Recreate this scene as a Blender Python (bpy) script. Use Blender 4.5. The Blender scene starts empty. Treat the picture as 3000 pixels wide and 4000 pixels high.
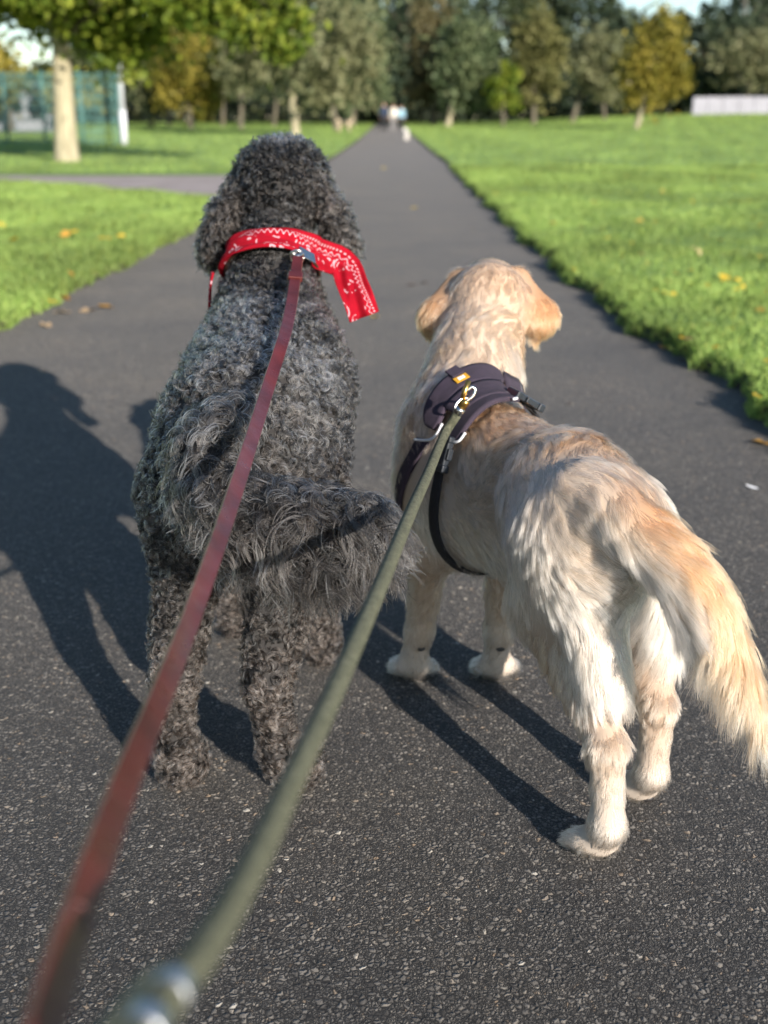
import bpy, bmesh, math, random
import numpy as np
from mathutils import Vector, Matrix, kdtree

# ------------------------------------------------------------------ camera, sky, sun, exposure
SC = bpy.context.scene
COL = SC.collection
F_PX, HZ_PX, CAM_H = 4500.0, 465.0, 0.95          # focal length in photo pixels, horizon row, lens height
PITCH = math.atan((2000 - HZ_PX) / F_PX)
FW = np.array([0, math.cos(PITCH), -math.sin(PITCH)])
UP = np.array([0, math.sin(PITCH), math.cos(PITCH)])
CAMP = np.array([0, 0, CAM_H])

cam_d = bpy.data.cameras.new('camera')
cam = bpy.data.objects.new('camera', cam_d); COL.objects.link(cam)
cam.location = (0, 0, CAM_H)
cam.rotation_euler = (math.pi / 2 - PITCH, 0, 0)
cam_d.sensor_fit = 'VERTICAL'; cam_d.sensor_height = 24.0; cam_d.sensor_width = 18.0
cam_d.lens = 24.0 * F_PX / 4000.0
cam_d.clip_start = 0.05; cam_d.clip_end = 3000
cam_d.dof.use_dof = True
cam_d.dof.focus_distance = 1.48
cam_d.dof.aperture_fstop = cam_d.lens / 10.5         # a 10.5 mm wide opening
cam_d.dof.aperture_blades = 0
SC.camera = cam

SUN_EL = math.radians(18.3); SUN_AZ = math.radians(28.8)   # shadows run forward and to the left
sx, sy = math.sin(SUN_AZ), -math.cos(SUN_AZ)               # direction towards the sun
world = bpy.data.worlds.new('World'); SC.world = world; world.use_nodes = True
wn = world.node_tree
bg = wn.nodes['Background']
sky = wn.nodes.new('ShaderNodeTexSky'); sky.sky_type = 'NISHITA'; sky.sun_disc = False
sky.sun_elevation = SUN_EL; sky.sun_rotation = math.atan2(sx, sy)
sky.air_density = 1.0; sky.dust_density = 0.2; sky.ozone_density = 2.2
wn.links.new(sky.outputs[0], bg.inputs[0]); bg.inputs[1].default_value = 0.095
sl = bpy.data.lights.new('sun', 'SUN'); sl.energy = 5.0; sl.angle = math.radians(0.55); sl.color = (1.0, 0.915, 0.82)
so = bpy.data.objects.new('sun', sl); COL.objects.link(so)
so.rotation_euler = Vector((-sx * math.cos(SUN_EL), -sy * math.cos(SUN_EL), -math.sin(SUN_EL))).to_track_quat('-Z', 'Y').to_euler()
so.location = (5, -8, 6)
SC.view_settings.view_transform = 'Standard'; SC.view_settings.look = 'None'
SC.view_settings.exposure = 1.02; SC.view_settings.gamma = 1.0
SC.render.engine = 'CYCLES'
SC.cycles.max_bounces = 10; SC.cycles.transparent_max_bounces = 8
SC.cycles.use_denoising = True

RNG = np.random.default_rng(7); random.seed(7)

# ------------------------------------------------------------------ helpers
def rayd(x, y): return FW + np.array([1, 0, 0]) * (x - 1500) / F_PX + UP * (2000 - y) / F_PX
def gnd(x, y, z=0.0):
    d = rayd(x, y); return CAMP + d * ((z - CAM_H) / d[2])
def PY(x, y, Y):                                     # the point on a sight line at distance Y along the path
    d = rayd(x, y); return CAMP + d * (Y / d[1])
def PD(x, y, D): return CAMP + rayd(x, y) * D        # the same by depth
def nrm(v): return v / (np.linalg.norm(v, axis=-1, keepdims=True) + 1e-12)
def sstep(a, b, x):
    t = np.clip((x - a) / (b - a), 0, 1); return t * t * (3 - 2 * t)
def rise(x, y):                                      # the park climbs gently beyond thirty metres
    x = np.asarray(x, float); y = np.asarray(y, float)
    return sstep(32, 125, y) * (0.35 + 0.95 * sstep(3, 35, x))

def tag(o, label=None, cat=None, group=None, kind=None):
    if label: o['label'] = label
    if cat: o['category'] = cat
    if group: o['group'] = group
    if kind: o['kind'] = kind
    return o
def empty(name, loc=(0, 0, 0)):
    o = bpy.data.objects.new(name, None); COL.objects.link(o); o.location = loc
    o.empty_display_size = 0.1; return o
def link(name, me, mat=None, parent=None):
    o = bpy.data.objects.new(name, me); COL.objects.link(o)
    if mat is not None and not me.materials: me.materials.append(mat)
    if parent is not None:
        o.parent = parent
        bpy_off = parent.location
        o.location = -Vector(bpy_off) if parent.parent is None else (0, 0, 0)
    return o
def mesh_np(name, V, Fq, smooth=True):
    V = np.asarray(V, np.float32); Fq = np.asarray(Fq, np.int32); n = Fq.shape[1]
    me = bpy.data.meshes.new(name)
    me.vertices.add(len(V)); me.vertices.foreach_set('co', V.ravel())
    me.loops.add(Fq.size); me.loops.foreach_set('vertex_index', Fq.ravel())
    me.polygons.add(len(Fq)); me.polygons.foreach_set('loop_start', np.arange(0, Fq.size, n, dtype=np.int32))
    me.polygons.foreach_set('use_smooth', np.full(len(Fq), smooth))
    me.update(calc_edges=True); me.validate()
    return me
def vcol(me, C, name='col', domain='POINT'):
    a = me.attributes.new(name, 'FLOAT_COLOR', domain)
    C = np.asarray(C, np.float32)
    if C.shape[1] == 3: C = np.concatenate([C, np.ones((len(C), 1), np.float32)], 1)
    a.data.foreach_set('color', C.ravel())
def catmull(pts, n):
    pts = np.asarray(pts, float); k = len(pts)
    P = np.vstack([2 * pts[0] - pts[1], pts, 2 * pts[-1] - pts[-2]])
    t = np.linspace(0, k - 1 - 1e-9, n); i = t.astype(int); u = (t - i)[:, None]
    p0, p1, p2, p3 = P[i], P[i + 1], P[i + 2], P[i + 3]
    return 0.5 * (2 * p1 + (p2 - p0) * u + (2 * p0 - 5 * p1 + 4 * p2 - p3) * u ** 2 + (3 * p1 - p0 - 3 * p2 + p3) * u ** 3)
def tube_data(path, rad, seg=10, cap=True):
    path = np.asarray(path, float); n = len(path); rad = np.broadcast_to(rad, (n,)) if np.ndim(rad) <= 1 else rad
    T = nrm(np.gradient(path, axis=0)); ref = np.array([0, 0, 1.0])
    if abs(T[0] @ ref) > 0.9: ref = np.array([1.0, 0, 0])
    N = np.zeros_like(path); v = nrm(ref - T[0] * (ref @ T[0])); N[0] = v
    for i in range(1, n):
        v = v - T[i] * (v @ T[i]); v = v / np.linalg.norm(v); N[i] = v
    B = np.cross(T, N); a = np.linspace(0, 2 * np.pi, seg, endpoint=False)
    V = path[:, None] + rad[:, None, None] * (np.cos(a)[None, :, None] * N[:, None] + np.sin(a)[None, :, None] * B[:, None])
    V = V.reshape(-1, 3); Fq = []
    I = np.arange(n - 1)[:, None] * seg; J = np.arange(seg)[None]; J2 = (J + 1) % seg
    Fq = np.stack([I + J, I + J2, I + seg + J2, I + seg + J], -1).reshape(-1, 4)
    if cap:
        c0, c1 = len(V), len(V) + 1
        V = np.vstack([V, path[:1], path[-1:]])
        j = np.arange(seg); j2 = (j + 1) % seg
        Fq = np.vstack([Fq, np.stack([j2, j, np.full(seg, c0), np.full(seg, c0)], -1)])
        e = (n - 1) * seg
        Fq = np.vstack([Fq, np.stack([e + j, e + j2, np.full(seg, c1), np.full(seg, c1)], -1)])
    return V, Fq
def from_tq(name, parts, smooth=True):               # join (V, quads with possible repeated last index)
    vs, fs, o = [], [], 0
    for V, Fq in parts:
        vs.append(np.asarray(V, float)); fs += [tuple(dict.fromkeys(int(i) + o for i in f)) for f in Fq]; o += len(V)
    me = bpy.data.meshes.new(name); me.from_pydata(np.vstack(vs).tolist(), [], fs)
    me.polygons.foreach_set('use_smooth', [smooth] * len(me.polygons)); me.update(); return me
def tube(name, path, rad, mat, parent=None, seg=10):
    return link(name, from_tq(name, [tube_data(path, rad, seg)]), mat, parent)
def box_data(c, X, Y, Z, hx, hy, hz):
    c, X, Y, Z = map(lambda q: np.asarray(q, float), (c, X, Y, Z)); V = []
    for i in (-1, 1):
        for j in (-1, 1):
            for k in (-1, 1): V.append(c + X * hx * i + Y * hy * j + Z * hz * k)
    return np.array(V), [(0, 1, 3, 2), (4, 6, 7, 5), (0, 4, 5, 1), (2, 3, 7, 6), (0, 2, 6, 4), (1, 5, 7, 3)]
def bevel(o, w, s=2):
    m = o.modifiers.new('bevel', 'BEVEL'); m.width = w; m.segments = s; m.limit_method = 'ANGLE'; return o

# ------------------------------------------------------------------ node materials
def mat(name):
    m = bpy.data.materials.new(name); m.use_nodes = True
    return m, m.node_tree, m.node_tree.nodes['Principled BSDF']
def N(nt, t, **kw):
    n = nt.nodes.new(t)
    for k, v in kw.items():
        if k in n.inputs: n.inputs[k].default_value = v
        else: setattr(n, k, v)
    return n
def ramp(nt, fac, stops, interp='LINEAR'):
    r = nt.nodes.new('ShaderNodeValToRGB'); r.color_ramp.interpolation = interp
    el = r.color_ramp.elements
    while len(el) < len(stops): el.new(0.5)
    for e, (p, c) in zip(el, stops): e.position = p; e.color = (*c, 1) if len(c) == 3 else c
    nt.links.new(fac, r.inputs[0]); return r.outputs[0]
def mixc(nt, f, a, b, mode='MIX'):
    n = nt.nodes.new('ShaderNodeMix'); n.data_type = 'RGBA'; n.blend_type = mode
    for s, v in ((n.inputs[0], f), (n.inputs[6], a), (n.inputs[7], b)):
        if hasattr(v, 'is_output'): nt.links.new(v, s)
        elif isinstance(v, (int, float)): s.default_value = v
        else: s.default_value = (*v, 1)
    return n.outputs[2]
def math_(nt, op, a, b=0.0):
    n = nt.nodes.new('ShaderNodeMath'); n.operation = op
    for s, v in ((n.inputs[0], a), (n.inputs[1], b)):
        if hasattr(v, 'is_output'): nt.links.new(v, s)
        else: s.default_value = v
    return n.outputs[0]
def bump(nt, h, strength, dist, bs):
    b = N(nt, 'ShaderNodeBump', Strength=strength, Distance=dist); nt.links.new(h, b.inputs['Height'])
    nt.links.new(b.outputs[0], bs.inputs['Normal']); return b
def geo(nt): return nt.nodes.new('ShaderNodeNewGeometry').outputs['Position']
def noise(nt, vec, scale, detail=3, rough=0.55):
    n = N(nt, 'ShaderNodeTexNoise', Scale=scale, Detail=detail, Roughness=rough); nt.links.new(vec, n.inputs['Vector']); return n.outputs[0]
def plain(name, c, rough=0.6, metal=0.0, var=0.12, scale=60, bmp=0.0, bdist=0.001):
    m, nt, b = mat(name); p = geo(nt); f = noise(nt, p, scale)
    c = np.array(c); nt.links.new(ramp(nt, f, [(0.3, tuple(c * (1 - var))), (0.7, tuple(np.minimum(c * (1 + var), 1)))]), b.inputs['Base Color'])
    b.inputs['Roughness'].default_value = rough; b.inputs['Metallic'].default_value = metal
    if bmp: bump(nt, noise(nt, p, scale * 4), bmp, bdist, b)
    return m

def m_asphalt():
    m, nt, b = mat('asphalt'); p = geo(nt)
    wob = N(nt, 'ShaderNodeTexNoise', Scale=150.0, Detail=3.0); nt.links.new(p, wob.inputs['Vector'])
    va = nt.nodes.new('ShaderNodeVectorMath'); va.operation = 'MULTIPLY_ADD'
    nt.links.new(wob.outputs['Color'], va.inputs[0]); va.inputs[1].default_value = (0.0065,) * 3; nt.links.new(p, va.inputs[2])
    def vor(scale, feat):
        v = N(nt, 'ShaderNodeTexVoronoi', feature=feat); v.inputs['Scale'].default_value = scale
        nt.links.new(va.outputs[0], v.inputs['Vector']); return v
    def rnd(v):
        q = nt.nodes.new('ShaderNodeSeparateColor'); nt.links.new(v.outputs['Color'], q.inputs[0]); return q.outputs
    B1, B2, S1, S2 = vor(132.0, 'F1'), vor(132.0, 'DISTANCE_TO_EDGE'), vor(250.0, 'F1'), vor(250.0, 'DISTANCE_TO_EDGE')
    rb, rs = rnd(B1), rnd(S1)
    isb = math_(nt, 'GREATER_THAN', rb[2], 0.52)                      # a coarse stone here, or several fine ones
    def pick(x, y):
        n = nt.nodes.new('ShaderNodeMix'); nt.links.new(isb, n.inputs[0]); nt.links.new(y, n.inputs[2]); nt.links.new(x, n.inputs[3]); return n.outputs[0]
    ed_b = math_(nt, 'MULTIPLY', B2.outputs['Distance'], 1.0); ed_s = math_(nt, 'MINIMUM', S2.outputs['Distance'], math_(nt, 'MULTIPLY', B2.outputs['Distance'], 1.6))
    tone, hgt, edge = pick(rb[0], rs[0]), pick(rb[1], rs[1]), pick(ed_b, ed_s)
    stone = ramp(nt, tone, [(0.0, (0.054, 0.050, 0.046)), (0.45, (0.094, 0.088, 0.081)), (0.8, (0.140, 0.130, 0.118)), (0.95, (0.195, 0.176, 0.152)), (0.985, (0.22, 0.165, 0.115)), (0.998, (0.38, 0.36, 0.32))])
    col = mixc(nt, ramp(nt, edge, [(0.02, (0, 0, 0)), (0.20, (1, 1, 1))]), (0.007, 0.007, 0.007), stone)
    col = mixc(nt, ramp(nt, math_(nt, 'ADD', hgt, math_(nt, 'MULTIPLY', noise(nt, p, 60, 3), 0.4)), [(0.20, (0.8,) * 3), (0.40, (0, 0, 0))]), col, (0.012, 0.012, 0.012))   # stones lost below the binder
    tone2 = ramp(nt, noise(nt, p, 1.3, 5, 0.65), [(0.28, (0.72, 0.73, 0.76)), (0.5, (1.0, 0.99, 0.97)), (0.72, (1.28, 1.22, 1.12))])
    nt.links.new(mixc(nt, 1.0, col, tone2, 'MULTIPLY'), b.inputs['Base Color'])
    b.inputs['Roughness'].default_value = 0.72; b.inputs['Specular IOR Level'].default_value = 0.3
    b.inputs['Diffuse Roughness'].default_value = 1.0
    b.inputs['Sheen Weight'].default_value = 0.06; b.inputs['Sheen Roughness'].default_value = 0.5; b.inputs['Sheen Tint'].default_value = (0.80, 0.77, 0.77, 1)     # sheen put in to brighten the path at grazing angles
    dome = ramp(nt, edge, [(0, (0, 0, 0)), (0.42, (1, 1, 1))], 'EASE')
    hh = math_(nt, 'ADD', math_(nt, 'MULTIPLY', dome, math_(nt, 'ADD', hgt, 0.25)), math_(nt, 'MULTIPLY', noise(nt, p, 700, 2), 0.25))
    bump(nt, hh, 0.7, 0.0034, b)
    return m
def m_sidepath():
    m, nt, b = mat('worn_tarmac'); p = geo(nt)
    c = ramp(nt, noise(nt, p, 2.0, 5), [(0.3, (0.30, 0.245, 0.23)), (0.7, (0.46, 0.385, 0.365))])
    nt.links.new(mixc(nt, math_(nt, 'MULTIPLY', noise(nt, p, 120.0), 0.5), c, (0.08, 0.075, 0.07)), b.inputs['Base Color'])
    b.inputs['Roughness'].default_value = 0.85
    bump(nt, noise(nt, p, 150.0), 0.5, 0.003, b); return m
def m_lawn():
    m, nt, b = mat('lawn_turf'); p = geo(nt)
    a = ramp(nt, noise(nt, p, 0.35, 4), [(0.3, (0.13, 0.225, 0.05)), (0.55, (0.165, 0.265, 0.062)), (0.75, (0.20, 0.285, 0.078))])
    c = mixc(nt, math_(nt, 'MULTIPLY', noise(nt, p, 9.0, 4), 0.7), a, (0.085, 0.17, 0.028))
    soil = nt.nodes.new('ShaderNodeAttribute'); soil.attribute_name = 'soil'
    nt.links.new(mixc(nt, soil.outputs['Fac'], c, (0.022, 0.016, 0.010)), b.inputs['Base Color'])
    b.inputs['Roughness'].default_value = 0.9
    bump(nt, noise(nt, p, 45.0, 5), 0.25, 0.02, b); return m
def m_leaf(name, transl=0.35):
    m, nt, b = mat(name)
    at = nt.nodes.new('ShaderNodeAttribute'); at.attribute_name = 'col'
    nt.links.new(at.outputs['Color'], b.inputs['Base Color']); b.inputs['Roughness'].default_value = 0.6
    b.inputs['Specular IOR Level'].default_value = 0.25
    tr = nt.nodes.new('ShaderNodeBsdfTranslucent'); nt.links.new(at.outputs['Color'], tr.inputs[0])
    mx = nt.nodes.new('ShaderNodeMixShader'); mx.inputs[0].default_value = transl
    nt.links.new(b.outputs[0], mx.inputs[1]); nt.links.new(tr.outputs[0], mx.inputs[2])
    nt.links.new(mx.outputs[0], nt.nodes['Material Output'].inputs[0]); return m
def m_bark(name, c1, c2):
    m, nt, b = mat(name); p = geo(nt)
    mp = N(nt, 'ShaderNodeMapping'); mp.inputs['Scale'].default_value = (6, 6, 1.2); nt.links.new(p, mp.inputs[0])
    n = noise(nt, mp.outputs[0], 1.6, 5)
    nt.links.new(ramp(nt, n, [(0.3, c1), (0.7, c2)]), b.inputs['Base Color']); b.inputs['Roughness'].default_value = 0.9
    bump(nt, n, 0.8, 0.05, b); return m
def m_fur(name, rough=0.35, radial=0.6, tipmix=None, coat=0.0):
    m = bpy.data.materials.new(name); m.use_nodes = True; nt = m.node_tree
    nt.nodes.remove(nt.nodes['Principled BSDF'])
    h = nt.nodes.new('ShaderNodeBsdfHairPrincipled'); h.parametrization = 'COLOR'; h.model = 'CHIANG'
    at = nt.nodes.new('ShaderNodeAttribute'); at.attribute_name = 'col'
    c = at.outputs['Color']
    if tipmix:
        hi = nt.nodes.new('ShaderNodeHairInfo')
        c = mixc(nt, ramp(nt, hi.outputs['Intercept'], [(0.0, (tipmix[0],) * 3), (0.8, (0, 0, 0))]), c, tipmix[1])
    nt.links.new(c, h.inputs['Color'])
    h.inputs['Roughness'].default_value = rough; h.inputs['Radial Roughness'].default_value = radial
    h.inputs['Coat'].default_value = coat
    nt.links.new(h.outputs[0], nt.nodes['Material Output'].inputs[0]); return m

M = {}
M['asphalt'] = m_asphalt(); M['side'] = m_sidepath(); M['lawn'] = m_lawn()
M['leaf'] = m_leaf('tree_leaves'); M['grass'] = m_leaf('grass_blades', 0.3); M['dead'] = m_leaf('fallen_leaf', 0.2)
M['bark'] = m_bark('bark', (0.06, 0.052, 0.036), (0.15, 0.13, 0.09)); M['bark_pale'] = m_bark('pale_bark', (0.20, 0.175, 0.11), (0.40, 0.36, 0.24))
M['soil'] = plain('soil', (0.03, 0.023, 0.015), 0.95, var=0.4, scale=30)

# ------------------------------------------------------------------ ground: path, side path, lawns
ys_e = np.array([-4, 1.0, 2.5, 3.88, 6.35, 10, 16, 27, 60, 110, 400.0])
xr_e = np.array([1.42, 1.38, 1.33, 1.30, 1.17, 1.18, 1.27, 1.44, 1.55, 1.7, 1.8])
yl_e = np.array([-4, 1.0, 3.0, 5.46, 8, 11.76, 16, 30.5, 60, 110, 400.0])
xl_e = np.array([-2.0, -1.95, -1.88, -1.825, -1.76, -1.69, -1.55, -1.30, -1.10, -0.9, -0.7])
def wig(y, ph, amp=1.0):
    return amp * (0.022 * np.sin(y * 3.1 + ph) + 0.016 * np.sin(y * 7.7 + 2 * ph) + 0.011 * np.sin(y * 17.3 + ph * 3) + 0.008 * np.sin(y * 41 + ph))
def XR(y): return np.interp(y, ys_e, xr_e) + wig(np.asarray(y, float), 0.4, 1.7) + 0.012 * np.sin(np.asarray(y, float) * 63 + 1)
def XL(y): return np.interp(y, yl_e, xl_e) + wig(np.asarray(y, float), 1.9)
def SN(x): return np.interp(-x, [0, 2.1, 6.0, 12, 40, 300], [12.2, 14.3, 18.5, 20.3, 26, 60]) + wig(np.asarray(x, float), 2.2, 1.3)   # side path, near edge
def SF(x): return np.interp(-x, [0, 2.0, 6.7, 12, 40, 300], [22.4, 21.2, 20.9, 22.2, 28, 62]) + wig(np.asarray(x, float), 0.7, 1.3)   # side path, far edge
offs = np.concatenate([[-0.03, 0.0, 0.012, 0.03, 0.06, 0.1, 0.16, 0.25, 0.4, 0.6, 0.85, 1.2, 1.7, 2.3, 3.2, 4.5, 6.5, 9, 13, 18, 25, 35, 50, 75, 110, 170, 300, 500]])
lipz = np.interp(offs, [-0.03, 0.0, 0.012, 0.03, 0.1, 0.3, 1.0], [-0.03, 0.008, 0.036, 0.056, 0.064, 0.062, 0.055])
soilv = np.interp(offs, [0.0, 0.012, 0.03, 0.06], [1, 1, 0.6, 0])
def grid_mesh(name, Px, Py, Pz, soil=None, flip=False):
    n, k = Px.shape; V = np.stack([Px, Py, Pz], -1).reshape(-1, 3)
    I, J = np.meshgrid(np.arange(n - 1), np.arange(k - 1), indexing='ij'); a = I * k + J
    q = np.stack([a, a + 1, a + k + 1, a + k], -1).reshape(-1, 4)
    if flip: q = q[:, ::-1]
    me = mesh_np(name, V, q)
    if soil is not None:
        at = me.attributes.new('soil', 'FLOAT', 'POINT'); at.data.foreach_set('value', soil.astype(np.float32).ravel())
    return me
def uneven(x, y): return 0.012 * np.sin(1.7 * x + 0.9 * y) + 0.010 * np.sin(2.9 * y - 1.1 * x) + 0.006 * np.sin(6.1 * x + 4.7 * y)
rows = np.concatenate([np.arange(-3, 16, 0.04), np.arange(16, 40, 0.25), np.linspace(40, 150, 90), np.array([180, 230, 300, 420])])
Yg, Og = np.meshgrid(rows, offs, indexing='ij')
Xg = XR(Yg) + Og
lip = np.broadcast_to(lipz, Xg.shape) + sstep(0.05, 0.5, Og) * uneven(Xg, Yg)
lawn_r = link('lawn_right', grid_mesh('lawn_right', Xg, Yg, lip + rise(Xg, Yg), np.broadcast_to(soilv, Xg.shape), True), M['lawn'])
tag(lawn_r, kind='structure')
# wedge between the two paths
s_lin = np.concatenate([np.linspace(0, 0.93, 360), np.linspace(0.935, 0.99, 40), [0.993, 0.996, 0.998, 0.9993, 1.0]])
S, Og = np.meshgrid(s_lin, offs, indexing='ij')
Yw = -3 + (SN(XL(10.0) - Og) + 3) * S
for _ in range(3): Xw = XL(Yw) - Og; Yw = -3 + (SN(Xw) + 3) * S
topd = (SN(Xw) - Yw)
lip2 = np.interp(topd, [0, 0.004, 0.015, 0.05, 0.2], [-0.03, 0.0, 0.03, 0.055, 0.062])
zz = np.minimum(np.broadcast_to(lipz, Xw.shape), lip2) + sstep(0.05, 0.5, np.minimum(Og, topd)) * uneven(Xw, Yw)
sl2 = np.maximum(np.broadcast_to(soilv, Xw.shape), np.interp(topd, [0, 0.03, 0.08], [1, 0.5, 0]))
lw = link('lawn_wedge', grid_mesh('lawn_wedge', Xw, Yw, zz + rise(Xw, Yw), sl2, False), M['lawn']); tag(lw, kind='structure')
# lawn beyond the side path
t_lin = np.concatenate([[0, 0.0006, 0.002, 0.005], np.linspace(0.01, 0.1, 60), np.linspace(0.105, 0.35, 120), [0.4, 0.5, 0.7, 1.0]])
S, Og = np.meshgrid(t_lin, offs, indexing='ij')
Yf = np.full_like(S, 21.0)
for _ in range(3):
    Xf = XL(Yf) - Og; b0 = SF(Xf); Yf = b0 + (420 - b0) * S
bd = Yf - SF(Xf)
lip3 = np.interp(bd, [0, 0.1, 0.4, 1.2], [-0.03, 0.03, 0.045, 0.05])
zz = np.minimum(np.broadcast_to(lipz, Xf.shape), lip3)
lf = link('lawn_far', grid_mesh('lawn_far', Xf, Yf, zz + rise(Xf, Yf), np.maximum(np.broadcast_to(soilv, Xf.shape), np.interp(bd, [0, 0.1, 0.3], [1, 0.6, 0])), False), M['lawn'])
tag(lf, kind='structure')
# main path
ax = np.linspace(0, 1, 14); Yp, A = np.meshgrid(rows, ax, indexing='ij')
Xp = (np.interp(Yp, yl_e, xl_e) - 0.25) * (1 - A) + (np.interp(Yp, ys_e, xr_e) + 0.25) * A
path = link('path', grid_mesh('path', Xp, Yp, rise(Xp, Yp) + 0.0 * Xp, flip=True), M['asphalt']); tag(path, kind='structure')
xs = -np.concatenate([[1.35], np.linspace(1.5, 12, 60), np.linspace(13, 60, 40), [100, 200, 290]]); Xs, A = np.meshgrid(xs, np.linspace(0, 1, 8), indexing='ij')
Ys = (SN(Xs) - 0.3) * (1 - A) + (SF(Xs) + 0.3) * A
Xs2 = np.minimum(Xs, np.interp(Ys, yl_e, xl_e) + 0.03)
side = link('side_path', grid_mesh('side_path', Xs2, Ys, rise(Xs2, Ys) + 0.006), M['side']); tag(side, kind='structure')
base = bpy.data.meshes.new('ground'); base.from_pydata([(-1500, -200, -0.12), (1500, -200, -0.12), (1500, 2500, -0.12), (-1500, 2500, -0.12)], [], [(0, 1, 2, 3)])
tag(link('ground', base, M['soil']), kind='structure')

# grass blades near the camera
def blades(name, n, sampler, hmin, hmax, w):
    P = sampler(n); n = len(P); ang = RNG.uniform(0, 2 * np.pi, n); h = RNG.uniform(hmin, hmax, n) * P[:, 3] * (0.75 + 0.5 * (0.5 + 0.5 * np.sin(P[:, 0] * 3.7 + 2 * np.sin(P[:, 1] * 2.3))))
    lean = RNG.normal(0, 0.45, (n, 2)) * h[:, None]
    d = np.stack([np.cos(ang), np.sin(ang), 0 * ang], -1) * (w * RNG.uniform(0.6, 1.3, n) * P[:, 3])[:, None]
    b = P[:, :3]; top = b + np.concatenate([lean, h[:, None]], 1)
    mid = b + np.concatenate([lean * 0.35, h[:, None] * 0.62], 1)
    V = np.stack([b - d, b + d, mid + d * 0.7, top, mid - d * 0.7], 1).reshape(-1, 3)
    i = np.arange(n)[:, None] * 5
    me = mesh_np(name, V, np.concatenate([i, i + 1, i + 2, i + 3, i + 4], 1), True)
    k = RNG.uniform(0, 1, (n, 1)); patch = 0.5 + 0.5 * np.sin(b[:, :1] * 1.3 + 1.7 * np.sin(b[:, 1:2] * 0.9))
    c = np.array([[0.16, 0.265, 0.05]]) * (1 - k) + np.array([[0.33, 0.43, 0.125]]) * k
    patch = np.clip(0.5 + 0.35 * np.sin(b[:, :1] * 1.3 + 1.7 * np.sin(b[:, 1:2] * 0.9)) + 0.3 * np.sin(b[:, :1] * 3.9 - b[:, 1:2] * 2.6 + 2 * np.sin(b[:, 1:2] * 1.7)), 0, 1)
    c = c * (0.72 + 0.5 * patch) + (RNG.uniform(0, 1, (n, 1)) > 0.96) * np.array([[0.12, 0.06, 0.0]])
    vcol(me, np.repeat(c, 5, 0)); return link(name, me, M['grass'])
def samp_right(n):
    y = 2.2 + 22 * RNG.uniform(0, 1, n) ** 1.7; o = RNG.uniform(0, 1, n) ** 1.25 * (0.35 + 0.40 * y)
    e = RNG.uniform(0, 1, n) < 0.08; o = np.where(e, RNG.uniform(-0.012, 0.03, n), o)
    x = XR(y) + o; z = np.interp(o, offs, lipz) + sstep(0.05, 0.5, o) * uneven(x, y) - 0.004
    return np.stack([x, y, z, 0.8 + 0.03 * y], -1)
def samp_left(n):
    y = 4.0 + 15 * RNG.uniform(0, 1, n) ** 1.3; o = RNG.uniform(0, 1, n) ** 1.2 * (0.25 * y + 0.4)
    e = RNG.uniform(0, 1, n) < 0.06; o = np.where(e, RNG.uniform(-0.012, 0.03, n), o)
    x = XL(y) - o; k = y < SN(x) - 0.03; x, y, o = x[k], y[k], o[k]
    z = np.interp(o, offs, lipz) + sstep(0.05, 0.5, o) * uneven(x, y) - 0.004
    return np.stack([x, y, z, 0.8 + 0.03 * y], -1)
def samp_far(side):
    def f(n):
        y = (18.0 if side > 0 else 21.5) + 112 * RNG.uniform(0, 1, n) ** 1.35; o = RNG.uniform(0, 1, n) * (0.37 * y + 2) 
        x = XR(y) + o if side > 0 else XL(y) - o; k = (y > SF(x) + 0.15) if side < 0 else y > 0; x, y, o = x[k], y[k], o[k]
        return np.stack([x, y, 0.04 + rise(x, y), 0.9 + 0.030 * y], -1)
    return f
g1 = blades('grass_blades', 170000, samp_right, 0.022, 0.055, 0.0026)
tag(g1, 'short bright green grass on the lawn beside the tarmac edge', 'grass', kind='stuff')
g2 = blades('grass_blades', 110000, samp_left, 0.022, 0.055, 0.003)
tag(g2, 'short bright green grass on the wedge between the two paths', 'grass', kind='stuff')

g3 = blades('grass_blades', 120000, samp_far(1), 0.025, 0.05, 0.0034)
tag(g3, 'sunlit grass of the broad lawn stretching to the far trees', 'grass', kind='stuff')
g4 = blades('grass_blades', 90000, samp_far(-1), 0.025, 0.05, 0.0034)
tag(g4, 'sunlit grass beyond the side path around the big tree and fence', 'grass', kind='stuff')

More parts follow.
